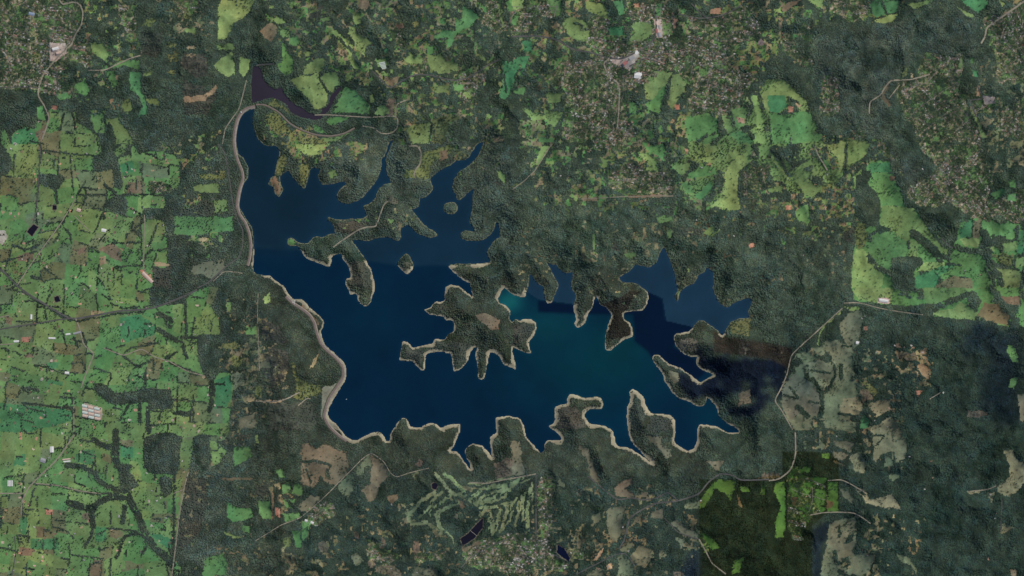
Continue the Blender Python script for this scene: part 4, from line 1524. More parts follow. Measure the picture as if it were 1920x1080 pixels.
for n, q, zp, c in pond_list:
    ctr = q.mean(axis=0); q2 = ctr + (q - ctr) * 1.06
    bm = bmesh.new()
    f = bm.faces.new([bm.verts.new((wx(x), wy(y), zp - 0.4)) for x, y in q2[::-1]])
    bmesh.ops.triangulate(bm, faces=[f]); bmesh.ops.recalc_face_normals(bm, faces=bm.faces[:])
    me = bpy.data.meshes.new(n); bm.to_mesh(me); bm.free(); me.materials.append(m_water)
    if me.polygons[0].normal.z < 0: me.flip_normals()
    set_col(me, lin((26, 24, 36) if c == 'dark' else (10, 16, 40)))
    tag(link(n, me), kind='structure')

tick('roads')
# ------------------------------------------------------------------ roads and embankments
m_asph = flat_mat('road_asphalt', (88, 88, 84), 0.25, 0.02)
m_grav = flat_mat('road_gravel', (138, 131, 114), 0.25, 0.02)
m_rip = flat_mat('embankment_rock', (136, 128, 116), 0.28, 0.035)
m_crest = flat_mat('embankment_crest', (122, 108, 102), 0.18, 0.03)
m_back = flat_mat('embankment_grass', (92, 94, 74), 0.3, 0.03)
road_m = np.zeros((H, W), dtype=bool)
def normals(q):
    d = np.gradient(q, axis=0); d /= np.maximum(np.hypot(d[:, 0], d[:, 1]), 1e-6)[:, None]
    return np.stack([d[:, 1], -d[:, 0]], axis=1)
def ribbon(name, q, offs, zs, mat, parent=None):
    n = normals(q); rows = []
    for o_, z_ in zip(offs, zs):
        p = q + n * (o_[:, None] if isinstance(o_, np.ndarray) else o_)
        rows.append(np.stack([wx(p[:, 0]), wy(p[:, 1]), np.broadcast_to(z_, len(p))], axis=1))
    V_ = np.concatenate(rows); L = len(q); F = []
    for r in range(len(rows) - 1):
        i = np.arange(L - 1) + r * L
        F.append(np.stack([i, i + L, i + L + 1, i + 1], axis=1))
    me = mesh_np(name, V_, np.concatenate(F), [mat])
    me.calc_loop_triangles()
    if np.mean([p.normal.z for p in me.polygons]) < 0: me.flip_normals()
    return link(name, me, parent)
for t in ROADS:
    for line in ROADS[t].strip().split('\n'):
        w, kd, s = line.split(' ', 2)
        w = float(w) / 4.0
        q = catmull(tpts(t, s), 1.5, False)
        hw = w / 2 * 0.8
        n = normals(q)
        zz = np.max([height((q + n * o_)[:, 0], (q + n * o_)[:, 1]) for o_ in (-hw, 0, hw)], axis=0)
        zz = np.convolve(np.pad(zz, 3, mode='edge'), np.ones(7) / 7, mode='valid') + 2.2
        zz = np.maximum(zz, np.max([height((q + n * o_)[:, 0], (q + n * o_)[:, 1]) for o_ in (-hw, 0, hw)], axis=0) + 1.0)
        o = ribbon('road', q, [hw, 0.0, -hw], [zz, zz + 0.15, zz], m_asph if kd == 'a' else m_grav)
        tag(o, kind='structure')
        stroke([tuple(p) for p in q], w * 0.9, road_m)
town_den = fbm(PX, PY, 50, 441, 2)
town_streets = []          # (x, y, direction) of points along the streets, with the town name
m_street = flat_mat('street_surface', (122, 116, 108), 0.15, 0.03)
for k, n in enumerate(tn):
    inside = town_id == k + 1
    ys, xs = np.nonzero(inside)
    if len(xs) < 60: continue
    pl = n.rstrip('0123456789')
    th = {'main': 0.12, 'golf': 0.0, 'east': 0.9, 'eastridge': 0.75, 'hillside': 0.2, 'ridge': 0.3, 'hill': 0.0}.get(pl, 0.4) + 0.1 * math.sin(k * 2.1)
    c0, s0 = math.cos(th), math.sin(th)
    mx, my = xs.mean(), ys.mean(); R = math.hypot(xs.max() - xs.min(), ys.max() - ys.min()) / 2 + 8
    sp_u, sp_v = {'golf': (11, 34), 'main': (13, 30), 'dark': (26, 50), 'nw': (24, 40)}.get(pl, (15, 38))
    rows = []
    for axis_k, sp_k in ((0, sp_u), (1, sp_v)):
        for off in np.arange(-R, R, sp_k):
            off = off + rng.uniform(-2, 2)
            tt = np.arange(-R, R, 2.0)
            u, v = (tt, np.full_like(tt, off)) if axis_k == 0 else (np.full_like(tt, off), tt)
            x = mx + u * c0 - v * s0; y = my + u * s0 + v * c0
            wxn = 26 * (vnoise(x, y, 45, 421) - 0.5); wyn = 26 * (vnoise(x, y, 45, 423) - 0.5)
            x, y = x + wxn, y + wyn
            ok_ = (x > 2) & (x < W - 2) & (y > 2) & (y < H - 2)
            ok_ &= inside[np.clip(y, 0, H - 1).astype(int), np.clip(x, 0, W - 1).astype(int)]
            ok_ &= vnoise(x, y, 22, 431 + axis_k) > 0.30
            run = []
            for i in range(len(tt) + 1):
                if i < len(tt) and ok_[i]: run.append((x[i], y[i]))
                else:
                    if len(run) >= 4: rows.append((np.array(run), axis_k))
                    run = []
    VV, FF, base = [], [], 0
    for q, axis_k in rows:
        hw = 0.42 if axis_k == 0 else 0.5
        nn = normals(q)
        zz = np.max([height((q + nn * o_)[:, 0], (q + nn * o_)[:, 1]) for o_ in (-hw, 0, hw)], axis=0) + 1.2 + 0.1 * axis_k
        for sg in (1, -1):
            p = q + nn * hw * sg
            VV.append(np.stack([wx(p[:, 0]), wy(p[:, 1]), zz], axis=1))
        L_ = len(q); i = np.arange(L_ - 1) + base
        FF.append(np.stack([i + L_, i + L_ + 1, i + 1, i], axis=1)); base += 2 * L_
        stroke([tuple(p) for p in q], 1.1, road_m)
        if axis_k == 0 or rng.random() < 0.5:
            d_ = np.gradient(q, axis=0)
            hden = np.clip(2.2 * samp(town_den, q[:, 0], q[:, 1]) - 0.25, 0.15, 1.3)
            for j in range(0, L_):
                for sg in (1, -1):
                    if rng.random() < (0.34 if pl in ('dark', 'nw', 'valley') else 0.27 if pl == 'golf' else 0.34) * hden[j]:
                        hpos = q[j] + nn[j] * sg * rng.uniform(2.1, 3.2) + rng.uniform(-0.5, 0.5, 2)
                        town_streets.append((hpos[0], hpos[1], math.atan2(-d_[j, 1], d_[j, 0]), n))
    if VV:
        me = mesh_np('streets', np.concatenate(VV), np.concatenate(FF), [m_street])
        if me.polygons[0].normal.z < 0: me.flip_normals()
        tag(link('streets', me), kind='structure')
def dam(label, axis_, up, crest, back, zc, has_rock=True):
    q = catmull(axis_, 2.0, False)
    root = empty('dam_embankment', (wx(q[0, 0]), wy(q[0, 1]), 0.0))
    tag(root, label, 'dam')
    inv = root.matrix_basis.inverted()
    parts = [ribbon('upstream_face', q, [up + crest, crest], [-4.0, zc], m_rip if has_rock else m_back),
             ribbon('crest_road', q, [crest, 0.35 * crest, -crest], [zc, zc + 0.15, zc], m_crest),
             ribbon('downstream_face', q, [-crest, -crest - back], [zc, 1.0], m_back)]
    n = normals(q)
    for sgn in (1, -1):
        parts.append(ribbon('guard_kerb', q, [sgn * crest + 0.05, sgn * crest - 0.05], [zc + 1.0, zc + 1.0], m_rip))
    for p in parts:
        p.parent = root
        p.location = -root.location
    global road_m
    road_m |= stroke([tuple(p) for p in q], 2 * (crest + back) * 0.8)
    pp = q + n * (up * 0.5); road_m |= stroke([tuple(p) for p in pp], up + 2)
dam('long pale rock embankment dam curving down the upper left lake shore', DAM_A, 5.0, 1.5, 3.0, 7.0)
dam('pale rock embankment dam bulging into the lower left lake shore', DAM_B, 5.0, 1.7, 3.0, 7.0)
dam('low grassy embankment curving between the brown upper lake and the reservoir', DAM_C, 2.4, 1.0, 2.4, 6.0, False)

# ------------------------------------------------------------------ tree and house patterns for the masses
def lump(bm, c, r, seed, sub=1, jit=0.25, squash=0.85):
    rr = random.Random(seed)
    res = bmesh.ops.create_icosphere(bm, subdivisions=sub, radius=1.0)
    for v in res['verts']:
        k = r * (1 + rr.uniform(-jit, jit))
        v.co = (c[0] + v.co.x * k, c[1] + v.co.y * k, c[2] + v.co.z * k * squash)
def tube(bm, p0, p1, r0, r1, n=6):
    from mathutils import Vector
    a, b = Vector(p0), Vector(p1); d = (b - a).normalized()
    u = d.orthogonal().normalized(); v = d.cross(u)
    A = [bm.verts.new(a + (u * math.cos(2*math.pi*i/n) + v * math.sin(2*math.pi*i/n)) * r0) for i in range(n)]
    B = [bm.verts.new(b + (u * math.cos(2*math.pi*i/n) + v * math.sin(2*math.pi*i/n)) * r1) for i in range(n)]
    for i in range(n): bm.faces.new((A[i], A[(i+1) % n], B[(i+1) % n], B[i]))
def to_mesh(bm, name, mats):
    me = bpy.data.meshes.new(name); bm.to_mesh(me); bm.free()
    for m in mats: me.materials.append(m)
    return me
m_leaf, t_, b_ = nodes_of('foliage', 0.9)
at_ = t_.nodes.new('ShaderNodeAttribute'); at_.attribute_type = 'INSTANCER'; at_.attribute_name = 'tint'
t_.links.new(mult(t_, at_.outputs['Color'], maprange(t_, noise(t_, 2.2, 3).outputs[0], 0.7, 1.3)), b_.inputs['Base Color'])
b_.inputs['Specular IOR Level'].default_value = 0.1
m_roof_i, t_, b_ = nodes_of('settlement_roof', 0.7)
at_ = t_.nodes.new('ShaderNodeAttribute'); at_.attribute_type = 'INSTANCER'; at_.attribute_name = 'tint'
t_.links.new(mult(t_, at_.outputs['Color'], maprange(t_, noise(t_, 1.5, 3).outputs[0], 0.85, 1.15)), b_.inputs['Base Color'])
m_wall = flat_mat('house_wall', (176, 166, 150), 0.1, 0.5)
m_bark = flat_mat('bark', (98, 86, 72), 0.25, 1.2)
def pattern_tree(seed, lobes):
    rr = random.Random(seed); bm = bmesh.new()
    tube(bm, (0, 0, 0), (0, 0, 1.0), 0.10, 0.05, 5)
    for k in range(lobes):
        a = rr.uniform(0, 6.28); d = 0 if k == 0 else rr.uniform(0.35, 0.6)
        lump(bm, (d * math.cos(a), d * math.sin(a), rr.uniform(1.0, 1.5)), rr.uniform(0.45, 0.75) if k else 0.78, seed * 7 + k)
    return to_mesh(bm, 'woodland_tree', [m_leaf])
def gable(bm, L, B, hw, hr, over=0.4):
    """walls then roof of a gabled block; returns nothing, material 0 wall, 1 roof"""
    x, y = L / 2, B / 2
    v = [bm.verts.new(p) for p in ((-x,-y,0),(x,-y,0),(x,y,0),(-x,y,0),(-x,-y,hw),(x,-y,hw),(x,y,hw),(-x,y,hw),(-x,0,hw+hr),(x,0,hw+hr))]
    for f in ((0,1,5,4),(2,3,7,6)): bm.faces.new([v[i] for i in f])
    bm.faces.new([v[i] for i in (1,2,6,9,5)]); bm.faces.new([v[i] for i in (3,0,4,8,7)])
    k = hr / y
    X, Y, z = x + over, y + over, hw - over * k + 0.12
    t = 0.25
    for s in (1, -1):
        q = [(-X, s*Y, z), (X, s*Y, z), (X, 0, hw + hr + 0.12), (-X, 0, hw + hr + 0.12)]
        lo = [bm.verts.new(p) for p in q]; hi = [bm.verts.new((p[0], p[1], p[2] + t)) for p in q]
        fs = [hi if s < 0 else hi[::-1], lo[::-1] if s < 0 else lo]
        for i in range(4): fs.append([lo[i], lo[(i+1) % 4], hi[(i+1) % 4], hi[i]])
        for f in fs: bm.faces.new(f).material_index = 1
def house_mesh(name, kind, roof_mat):
    bm = bmesh.new()
    gable(bm, 17, 10, 3.2, 2.6)
    if kind == 1:
        n0 = len(bm.verts); gable(bm, 11, 8, 3.2, 2.2); bm.verts.ensure_lookup_table()
        for v in bm.verts[n0:]: v.co.x, v.co.y = -v.co.y * 1.0 - 4.5, v.co.x - 6.5
    if kind == 2:
        n0 = len(bm.verts); gable(bm, 7, 6, 2.7, 1.5); bm.verts.ensure_lookup_table()
        for v in bm.verts[n0:]: v.co.x, v.co.y = v.co.x + 9.5, v.co.y - 9.5
    bmesh.ops.recalc_face_normals(bm, faces=bm.faces[:])
    return to_mesh(bm, name, [m_wall, roof_mat])
tree_col = bpy.data.collections.new('tree_patterns')
for k in range(5):
    o = bpy.data.objects.new('pattern_tree', pattern_tree(k + 3, (3, 4, 5, 3, 4)[k])); tree_col.objects.link(o)
house_col = bpy.data.collections.new('house_patterns')
for k in range(3):
    o = bpy.data.objects.new('pattern_house', house_mesh('settlement_house', k, m_roof_i)); house_col.objects.link(o)
def scatter_group(col_, n):
    g = bpy.data.node_groups.new('scatter', 'GeometryNodeTree')
    g.interface.new_socket('Geometry', in_out='INPUT', socket_type='NodeSocketGeometry')
    g.interface.new_socket('Geometry', in_out='OUTPUT', socket_type='NodeSocketGeometry')
    N = g.nodes; L = g.links
    gi, go = N.new('NodeGroupInput'), N.new('NodeGroupOutput')
    ci = N.new('GeometryNodeCollectionInfo'); ci.inputs['Collection'].default_value = col_
    ci.inputs['Separate Children'].default_value = True; ci.inputs['Reset Children'].default_value = True
    ip = N.new('GeometryNodeInstanceOnPoints'); ip.inputs['Pick Instance'].default_value = True
    def attr(nm, typ):
        a = N.new('GeometryNodeInputNamedAttribute'); a.data_type = typ; a.inputs['Name'].default_value = nm
        return a.outputs[0]
    mp = N.new('GeometryNodeMeshToPoints')
    L.new(gi.outputs[0], mp.inputs[0]); L.new(mp.outputs[0], ip.inputs['Points'])
    L.new(ci.outputs[0], ip.inputs['Instance'])
    L.new(attr('pick', 'INT'), ip.inputs['Instance Index'])
    L.new(attr('turn', 'FLOAT_VECTOR'), ip.inputs['Rotation'])
    L.new(attr('size', 'FLOAT_VECTOR'), ip.inputs['Scale'])
    L.new(ip.outputs[0], go.inputs[0])
    return g
g_tree, g_house = scatter_group(tree_col, 5), scatter_group(house_col, 3)
def scatter(name, group_, P, size, turn, pick, tint, label, cat):
    me = mesh_np(name, P, None)
    a = me.attributes.new('size', 'FLOAT_VECTOR', 'POINT'); a.data.foreach_set('vector', np.ascontiguousarray(size, dtype=np.float32).ravel())
    tv = np.zeros((len(P), 3), dtype=np.float32); tv[:, 2] = turn
    a = me.attributes.new('turn', 'FLOAT_VECTOR', 'POINT'); a.data.foreach_set('vector', tv.ravel())
    a = me.attributes.new('pick', 'INT', 'POINT'); a.data.foreach_set('value', np.ascontiguousarray(pick, dtype=np.int32))
    c = np.ones((len(P), 4), dtype=np.float32); c[:, :3] = tint
    a = me.attributes.new('tint', 'FLOAT_COLOR', 'POINT'); a.data.foreach_set('color', c.ravel())
    o = link(name, me)
    md = o.modifiers.new('scatter', 'NODES'); md.node_group = group_
    tag(o, label, cat, kind='stuff')
    return o

tick('houses')
# ------------------------------------------------------------------ houses
ROOFS = [((190, 185, 177), 'white'), ((150, 148, 146), 'grey'), ((164, 132, 116), 'pinkish tiled'), ((142, 104, 88), 'terracotta'), ((112, 102, 94), 'brown'), ((96, 112, 100), 'green')]
roof_mats = [flat_mat('roof_' + n.split()[0], c, 0.12, 0.6, 0.7) for c, n in ROOFS]
roof_p = np.array([0.20, 0.30, 0.20, 0.05, 0.18, 0.07])
PLACE = {'hillside': 'upper left corner town', 'valley': 'wooded upper middle settlement', 'main': 'largest upper right town', 'ridge': 'ridge beside the upper right forest',
         'east': 'upper right edge suburb', 'hill': 'hamlet north of the lake', 'eastridge': 'suburb above right-hand paddocks', 'golf': 'estate beside the golf course',
         'southroad': 'roadside settlement at bottom left centre', 'dark': 'dark green lower right square', 'nw': 'smallholdings near the main dam'}
def place_of(n):
    return n.rstrip('0123456789')
hs = []; hdir = []
taken = np.zeros((H, W), dtype=bool)
for u, v, a_, n in town_streets:
    i, j = int(u), int(v)
    if not (2 <= i < W - 2 and 2 <= j < H - 2) or cls[j, i] != TOWN or road_m[j, i] or taken[j, i]: continue
    taken[max(0, j-1):j+2, max(0, i-1):i+2] = True
    hs.append((u, v, place_of(n))); hdir.append(a_)
for k in range(520):
    u, v = rng.uniform(3, 440), rng.uniform(205, H - 3)
    i, j = int(u), int(v)
    if cls[j, i] in (PADDOCK, BARE_C) and farm_m[j, i] and not road_m[j, i] and (cls[j, i] == BARE_C or rng.random() < 0.4): hs.append((u, v, 'farm'))
for t, s in (((2,3), '940,430 1010,440 1060,430 1150,480 860,360 800,480 650,410 700,230 720,210 1300,780 900,900 790,990 890,1040'), ((3,3), '1210,215 1225,340 1165,425 1660,465 1700,600 1690,640 1640,950 740,920 700,880 510,30 1050,180'),
             ((3,1), '1015,1020 920,950 940,970 1210,1050 1020,540 380,670 430,675 480,560 490,545'), ((3,2), '790,650 830,710 800,570 650,1020 720,1000 890,770 900,750 1110,600 1120,620 730,525 500,430 1410,510 870,890'),
             ((1,2), '1380,570 1660,690 1130,230 1420,180 1480,210 360,240 1780,750'), ((1,3), '260,835 230,970 1470,950 1590,980 1640,330 1150,190 440,230')):
    for u, v in tpts(t, s): hs.append((u, v, 'rural'))
hdir += [None] * (len(hs) - len(hdir))
keep_h = [not water[int(h_[1]), int(h_[0])] for h_ in hs]
hs = [h_ for h_, k in zip(hs, keep_h) if k]; hdir = [h_ for h_, k in zip(hdir, keep_h) if k]
HN = len(hs)
hx = np.array([h_[0] for h_ in hs]); hy = np.array([h_[1] for h_ in hs]); hp = [h_[2] for h_ in hs]
hsz = rng.uniform(0.8, 1.25, HN) * np.where(np.array([p in ('main', 'golf', 'hillside') for p in hp]), 1.15, 1.0)
far_ = np.array([p in ('farm', 'rural') for p in hp]); hsz[far_] *= 1.15
hrot = (np.floor(vnoise(hx, hy, 40, 201) * 6) * 30 + rng.normal(0, 6, HN)) * math.pi / 180 + rng.integers(0, 2, HN) * math.pi / 2
hrot = np.array([r if a_ is None else a_ + rng.normal(0, 0.08) for r, a_ in zip(hrot, hdir)])
hroof = rng.choice(6, HN, p=roof_p)
gw = np.array([p == 'golf' for p in hp]) & (rng.random(HN) < 0.45); hroof[gw] = 0
hkind = rng.integers(0, 3, HN)
hz_ = height(hx, hy)
house_m = np.zeros((H, W), dtype=bool)
for u, v in zip(hx.astype(int), hy.astype(int)): house_m[max(0, v-1):v+2, max(0, u-1):u+2] = True
PLACE['farm'] = 'green farmland left of the lake'; PLACE['rural'] = 'forest clearings around the lake'
big = np.argsort(-(hsz + 0.5 * far_))[:290]
is_big = np.zeros(HN, dtype=bool); is_big[big] = True
hsub = np.array(['top', 'upper', 'middle', 'lower', 'bottom'])[np.clip((hy / 216).astype(int), 0, 4)]
hm = {(k, r): house_mesh('house', k, roof_mats[r]) for k in range(3) for r in range(6)}
for i in big:
    o = link('house', hm[(int(hkind[i]), int(hroof[i]))])
    o.location = (wx(hx[i]), wy(hy[i]), hz_[i] - 0.6)
    o.rotation_euler = (0, 0, hrot[i]); o.scale = (hsz[i],) * 3
    pt = ''
    if hp[i] in ('farm', 'rural'): pt = hsub[i] + ' part of the '
    elif hp[i] in ('main', 'eastridge', 'east', 'golf', 'hillside'): pt = ('left' if hx[i] < np.median(hx[np.array(hp) == hp[i]]) else 'right') + ' half of the '
    wh = pt + PLACE[hp[i]]
    ln = ('long', 'angled', 'two-block')[int(hkind[i])]
    tag(o, '%s %s roofed house in the %s' % (ln, ROOFS[hroof[i]][1].replace(' tiled', ''), wh), 'house', '%s %s roofed houses in the %s' % (ln, ROOFS[hroof[i]][1].replace(' tiled', ''), wh))
sm = ~is_big
scatter('settlement_houses', g_house, np.stack([wx(hx), wy(hy), hz_ - 0.6], axis=1)[sm], np.repeat(hsz[sm][:, None], 3, 1), hrot[sm], hkind[sm],
        np.array([lin(ROOFS[r][0]) for r in hroof])[sm] * rng.uniform(0.45, 1.0, (sm.sum(), 1)), 'tiny pale roofs of houses scattered through the towns', 'houses')

# large sheds, each with walls, roof and doors
m_shed = {'white': flat_mat('sheet_metal_white', (214, 212, 206), 0.08, 0.1, 0.5), 'grey': flat_mat('sheet_metal_grey', (150, 150, 152), 0.1, 0.1, 0.5), 'pink': flat_mat('sheet_metal_dusty', (196, 172, 156), 0.1, 0.1, 0.6),
          'blue': flat_mat('sheet_metal_blue', (132, 146, 164), 0.1, 0.1, 0.5), 'glass': flat_mat('greenhouse_film', (186, 196, 186), 0.1, 0.1, 0.4), 'red': flat_mat('sheet_metal_red', (160, 104, 100), 0.1, 0.1, 0.6)}
m_door = flat_mat('shed_door', (90, 92, 94), 0.1, 0.5)
def shed(px_, py_, L, B, deg, colr, label, group=None, name='shed'):
    L, B = L * M, B * M
    z = float(height(np.array([px_]), np.array([py_]))[0])
    root = empty(name, (wx(px_), wy(py_), z - 0.5), math.radians(-deg))
    tag(root, label, 'greenhouse' if name == 'greenhouse' else 'shed', group)
    hw, hr = 5.0, 0.09 * B + 0.8
    bm = bmesh.new(); gable(bm, L, B, hw, hr, 0.8)
    wall = bm.copy()
    bmesh.ops.delete(wall, geom=[f for f in wall.faces if f.material_index == 1], context='FACES')
    bmesh.ops.delete(bm, geom=[f for f in bm.faces if f.material_index == 0], context='FACES')
    for f in bm.faces: f.material_index = 0
    for b2 in (wall, bm): bmesh.ops.recalc_face_normals(b2, faces=b2.faces[:])
    link('wall', to_mesh(wall, 'wall', [m_wall]), root)
    link('roof', to_mesh(bm, 'roof', [m_shed[colr]]), root)
    d = bmesh.new(); bmesh.ops.create_cube(d, size=1.0)
    for v in d.verts: v.co = (v.co.x * 0.3 + L / 2 + 0.1, v.co.y * B * 0.35, (v.co.z + 0.5) * 4.0)
    link('door', to_mesh(d, 'door', [m_door]), root)
    road_m[max(0, int(py_ - 5)):int(py_ + 6), max(0, int(px_ - 5)):int(px_ + 6)] = True
shed(97.5, 842.5, 11, 7.5, 88, 'white', 'big white shed beside the road bend in the lower left farmland')
shed(125, 861, 15, 2.6, -6, 'pink', 'upper of two long pale sheds by the lower left road', )
shed(126, 865, 13, 2.4, -6, 'white', 'lower of two long pale sheds by the lower left road')
shed(81, 863, 10, 8, 20, 'grey', 'squat grey shed by the lower left road')
for k in range(4): shed(15.5 + 2.6 * k, 906, 11, 1.8, 90, 'white', 'narrow white poultry shed in a row of four near the left edge', 'four narrow poultry sheds near the left edge')
shed(195, 432, 9, 6, 10, 'white', 'broad white shed in the paddocks left of the main dam')
shed(277, 520, 26, 6, 45, 'pink', 'very long dusty shed lying diagonally beside the dark wood')
shed(148, 394, 8, 6, 20, 'pink', 'dusty shed at the end of a curved farm track')
shed(59, 594, 9, 3.5, 92, 'white', 'upright narrow white shed near the left highway')
shed(31, 640, 10, 3.5, -3, 'white', 'white shed lying level below the left highway')
shed(126, 699, 8, 4.5, 5, 'white', 'white shed beside the winding farm road')
shed(98, 634, 13, 3, 2, 'white', 'slim white shed beside the brown yard below the highway')
shed(145, 624, 15, 3.4, -14, 'grey', 'grey shed lying slantwise beside the farm road')
shed(128, 626.5, 9, 3, -8, 'white', 'short white shed left of the slanted grey shed')
for r in range(4):
    for c in range(3): shed(159 + c * 11.5 + r * 0.3, 761 + r * 6.2 + c * 2.6, 10, 4.6, 13, 'pink' if (r + c) % 2 else 'glass', 'low pale greenhouse in the packed nursery block of the left farmland', 'greenhouses of the nursery block', 'greenhouse')
shed(1196, 142, 14, 12, 8, 'white', 'largest white shop building below the centre of the upper right town')
shed(1184, 110, 10, 6, -30, 'grey', 'grey shop building in the centre of the upper right town')
shed(1172, 119, 9, 6, -40, 'red', 'reddish shop building in the centre of the upper right town')
shed(1193, 100, 7, 6, -35, 'white', 'white shop building at the top of the upper right town centre')
for k in range(4): shed(1231 + (k % 2) * 5, 45 + 7 * k, 8, 4.5, 80, ('pink', 'grey', 'red', 'grey')[k], ('dusty', 'grey', 'reddish', 'lowest grey')[k] + ' roofed factory in the strip beside the town oval', 'shed')
shed(1655.5, 563.5, 17, 5.5, 8, 'white', 'long white shed on the pale yard beside the right forest edge')
shed(61, 27, 11, 5.5, 15, 'blue', 'blue-grey roofed hall in the upper left town')
shed(106, 92, 12, 5, -15, 'white', 'white roofed shop row in the upper left town centre')
shed(112, 100, 9, 4, -15, 'pink', 'dusty roofed shop row in the upper left town centre')
for k in range(5): shed(716 + 1.2 * k, 118.5 + 2.6 * k, 12 - k, 1.9, -12, 'glass', 'narrow white greenhouse among the clearings at the upper centre', 'greenhouses in the upper centre clearing', 'greenhouse')
shed(1606, 642.5, 5.5, 5, 8, 'white', 'white shed on the grey-green paddock right of the lake')
shed(575, 975, 5, 4, 10, 'white', 'small white shed by the diagonal lower road, left one of two')
shed(586, 979, 6, 4, 20, 'white', 'small white shed by the diagonal lower road, right one of two')

# ------------------------------------------------------------------ small structures on the water
m_white = flat_mat('white_paint', (232, 232, 228), 0.05, 0.6, 0.45); m_conc = flat_mat('concrete', (190, 186, 176), 0.12, 0.3); m_glass = flat_mat('dark_glass', (30, 40, 48), 0.05, 1, 0.1)
m_timber = flat_mat('timber', (150, 142, 130), 0.2, 0.5)
def box(name, c, s, mat, parent):
    bm = bmesh.new(); bmesh.ops.create_cube(bm, size=1.0)
    for v in bm.verts: v.co = (v.co.x * s[0] + c[0], v.co.y * s[1] + c[1], v.co.z * s[2] + c[2])
    return link(name, to_mesh(bm, name, [mat]), parent)
bt = empty('work_boat', (wx(649.5), wy(748.5), 0.0), math.radians(35)); tag(bt, 'tiny white work boat alone on the dark water off the lower left shore', 'boat')
bm = bmesh.new(); sec = []
for x, hb, zk in ((-7, 2.4, -0.4), (-3, 2.8, -0.5), (2, 2.7, -0.5), (5.5, 1.7, -0.3), (8, 0.15, 0.4)):
    sec.append([bm.verts.new(p) for p in ((x, -hb, 1.5), (x, -hb * 0.75, 0.1), (x, 0, zk), (x, hb * 0.75, 0.1), (x, hb, 1.5))])
for a, b in zip(sec[:-1], sec[1:]):
    for i in range(4): bm.faces.new((a[i], a[i+1], b[i+1], b[i]))
    bm.faces.new((a[4], a[0], b[0], b[4]))
bm.faces.new(sec[0]); bmesh.ops.recalc_face_normals(bm, faces=bm.faces[:])
link('hull', to_mesh(bm, 'hull', [m_white]), bt)
cb = box('cabin', (-1.0, 0, 2.6), (5.0, 3.6, 2.2), m_white, bt); box('window', (1.55, 0, 3.0), (0.12, 3.0, 0.9), m_glass, cb); box('cabin_roof', (-1.0, 0, 3.8), (5.8, 4.2, 0.2), m_white, bt)
tw = empty('outlet_tower', (wx(452.3), wy(210.3), 0.0)); tag(tw, 'small white outlet tower at the top left corner of the lake', 'tower')
bm = bmesh.new(); tube(bm, (0, 0, -6), (0, 0, 16), 5.5, 5.0, 16); link('shaft', to_mesh(bm, 'shaft', [m_conc]), tw)
bm = bmesh.new(); tube(bm, (0, 0, 16), (0, 0, 17.2), 7.5, 7.5, 16); tube(bm, (0, 0, 17.2), (0, 0, 17.3), 7.5, 0.05, 16); link('platform', to_mesh(bm, 'platform', [m_white]), tw)
box('control_cabin', (0, 0, 19.0), (7, 6, 3.4), m_white, tw); box('cabin_roof', (0, 0, 20.9), (8, 7, 0.4), m_white, tw); box('footbridge', (-11, 5, 16.3), (16, 2.2, 0.8), m_conc, tw)
rp = empty('boat_ramp', (wx(552), wy(567.5), 3.0)); tag(rp, 'pale forked concrete boat ramp on the foreshore of the lower dam', 'ramp')
box('ramp_slab', (0, 10, 4.6), (9, 62, 0.6), m_conc, rp); box('apron', (-16, 22, 4.8), (34, 9, 0.6), m_conc, rp); box('apron', (-14, 2, 5.0), (30, 8, 0.6), m_conc, rp)
(ax0, ay0), (ax1, ay1) = tpts((3, 1), '1608,733 1657,773')
zg = pond_list[0][2]
jt = empty('footbridge', (wx((ax0+ax1)/2), wy((ay0+ay1)/2), zg), math.atan2(wy(ay1) - wy(ay0), wx(ax1) - wx(ax0)))
tag(jt, 'pale timber footbridge crossing the dark golf course lake', 'bridge')
LB = math.hypot(wx(ax1) - wx(ax0), wy(ay1) - wy(ay0))
box('deck', (0, 0, 1.6), (LB, 5.0, 0.4), m_timber, jt)
for s in (-1, 1): box('railing', (0, s * 2.4, 2.4), (LB, 0.2, 0.9), m_white, jt)
for k in range(6): box('pile', (-LB / 2 + LB * (k + 0.5) / 6, 0, -0.6), (0.6, 4.0, 4.0), m_timber, jt)

tick('trees')
# ------------------------------------------------------------------ trees
SP = 1.75
tx, ty = np.meshgrid(np.arange(-44, W + 44, SP), np.arange(-44, H + 44, SP))
tx = (tx + rng.uniform(-0.85, 0.85, tx.shape)).ravel(); ty = (ty + rng.uniform(-0.85, 0.85, ty.shape)).ravel()
c_ = samp(cls, tx, ty)
dens = np.zeros(len(tx), dtype=np.float32)
gap = fbm(tx, ty, 18, 301, 3)
dens[c_ == FOREST] = 0.97
thin = (c_ == FOREST) & (gap < 0.33); dens[thin] = 0.78
edge_f = sampl(blur(cls == FOREST, 2), tx, ty)
tclump = 0.6 * vnoise(tx, ty, 6.0, 311) + 0.4 * vnoise(tx, ty, 17.0, 312)
dens[c_ == TOWN] = np.clip(0.80 + 2.8 * (tclump[c_ == TOWN] - 0.5), 0.05, 1)
dens[c_ == GLADE] = 0.16
scrub = fbm(tx, ty, 30, 303, 3)
dens[c_ == PADDOCK] = 0.018 + 0.13 * (scrub[c_ == PADDOCK] > 0.59)
dens[(c_ == PADDOCK) & samp(scrubby, tx, ty)] = 0.30
dens[(c_ == PADDOCK) & samp(farm_m, tx, ty)] *= 1.0
dens[(c_ == PADDOCK) & (edge_f > 0.2)] += 0.16
dens[c_ == HEATH_C] = 0.36
dens[c_ == BARE_C] = 0.04
dens[c_ == FAIR] = 0.07
dens[c_ == BEACH] = np.where(samp(north, tx, ty)[c_ == BEACH], 0.35, 0.02)
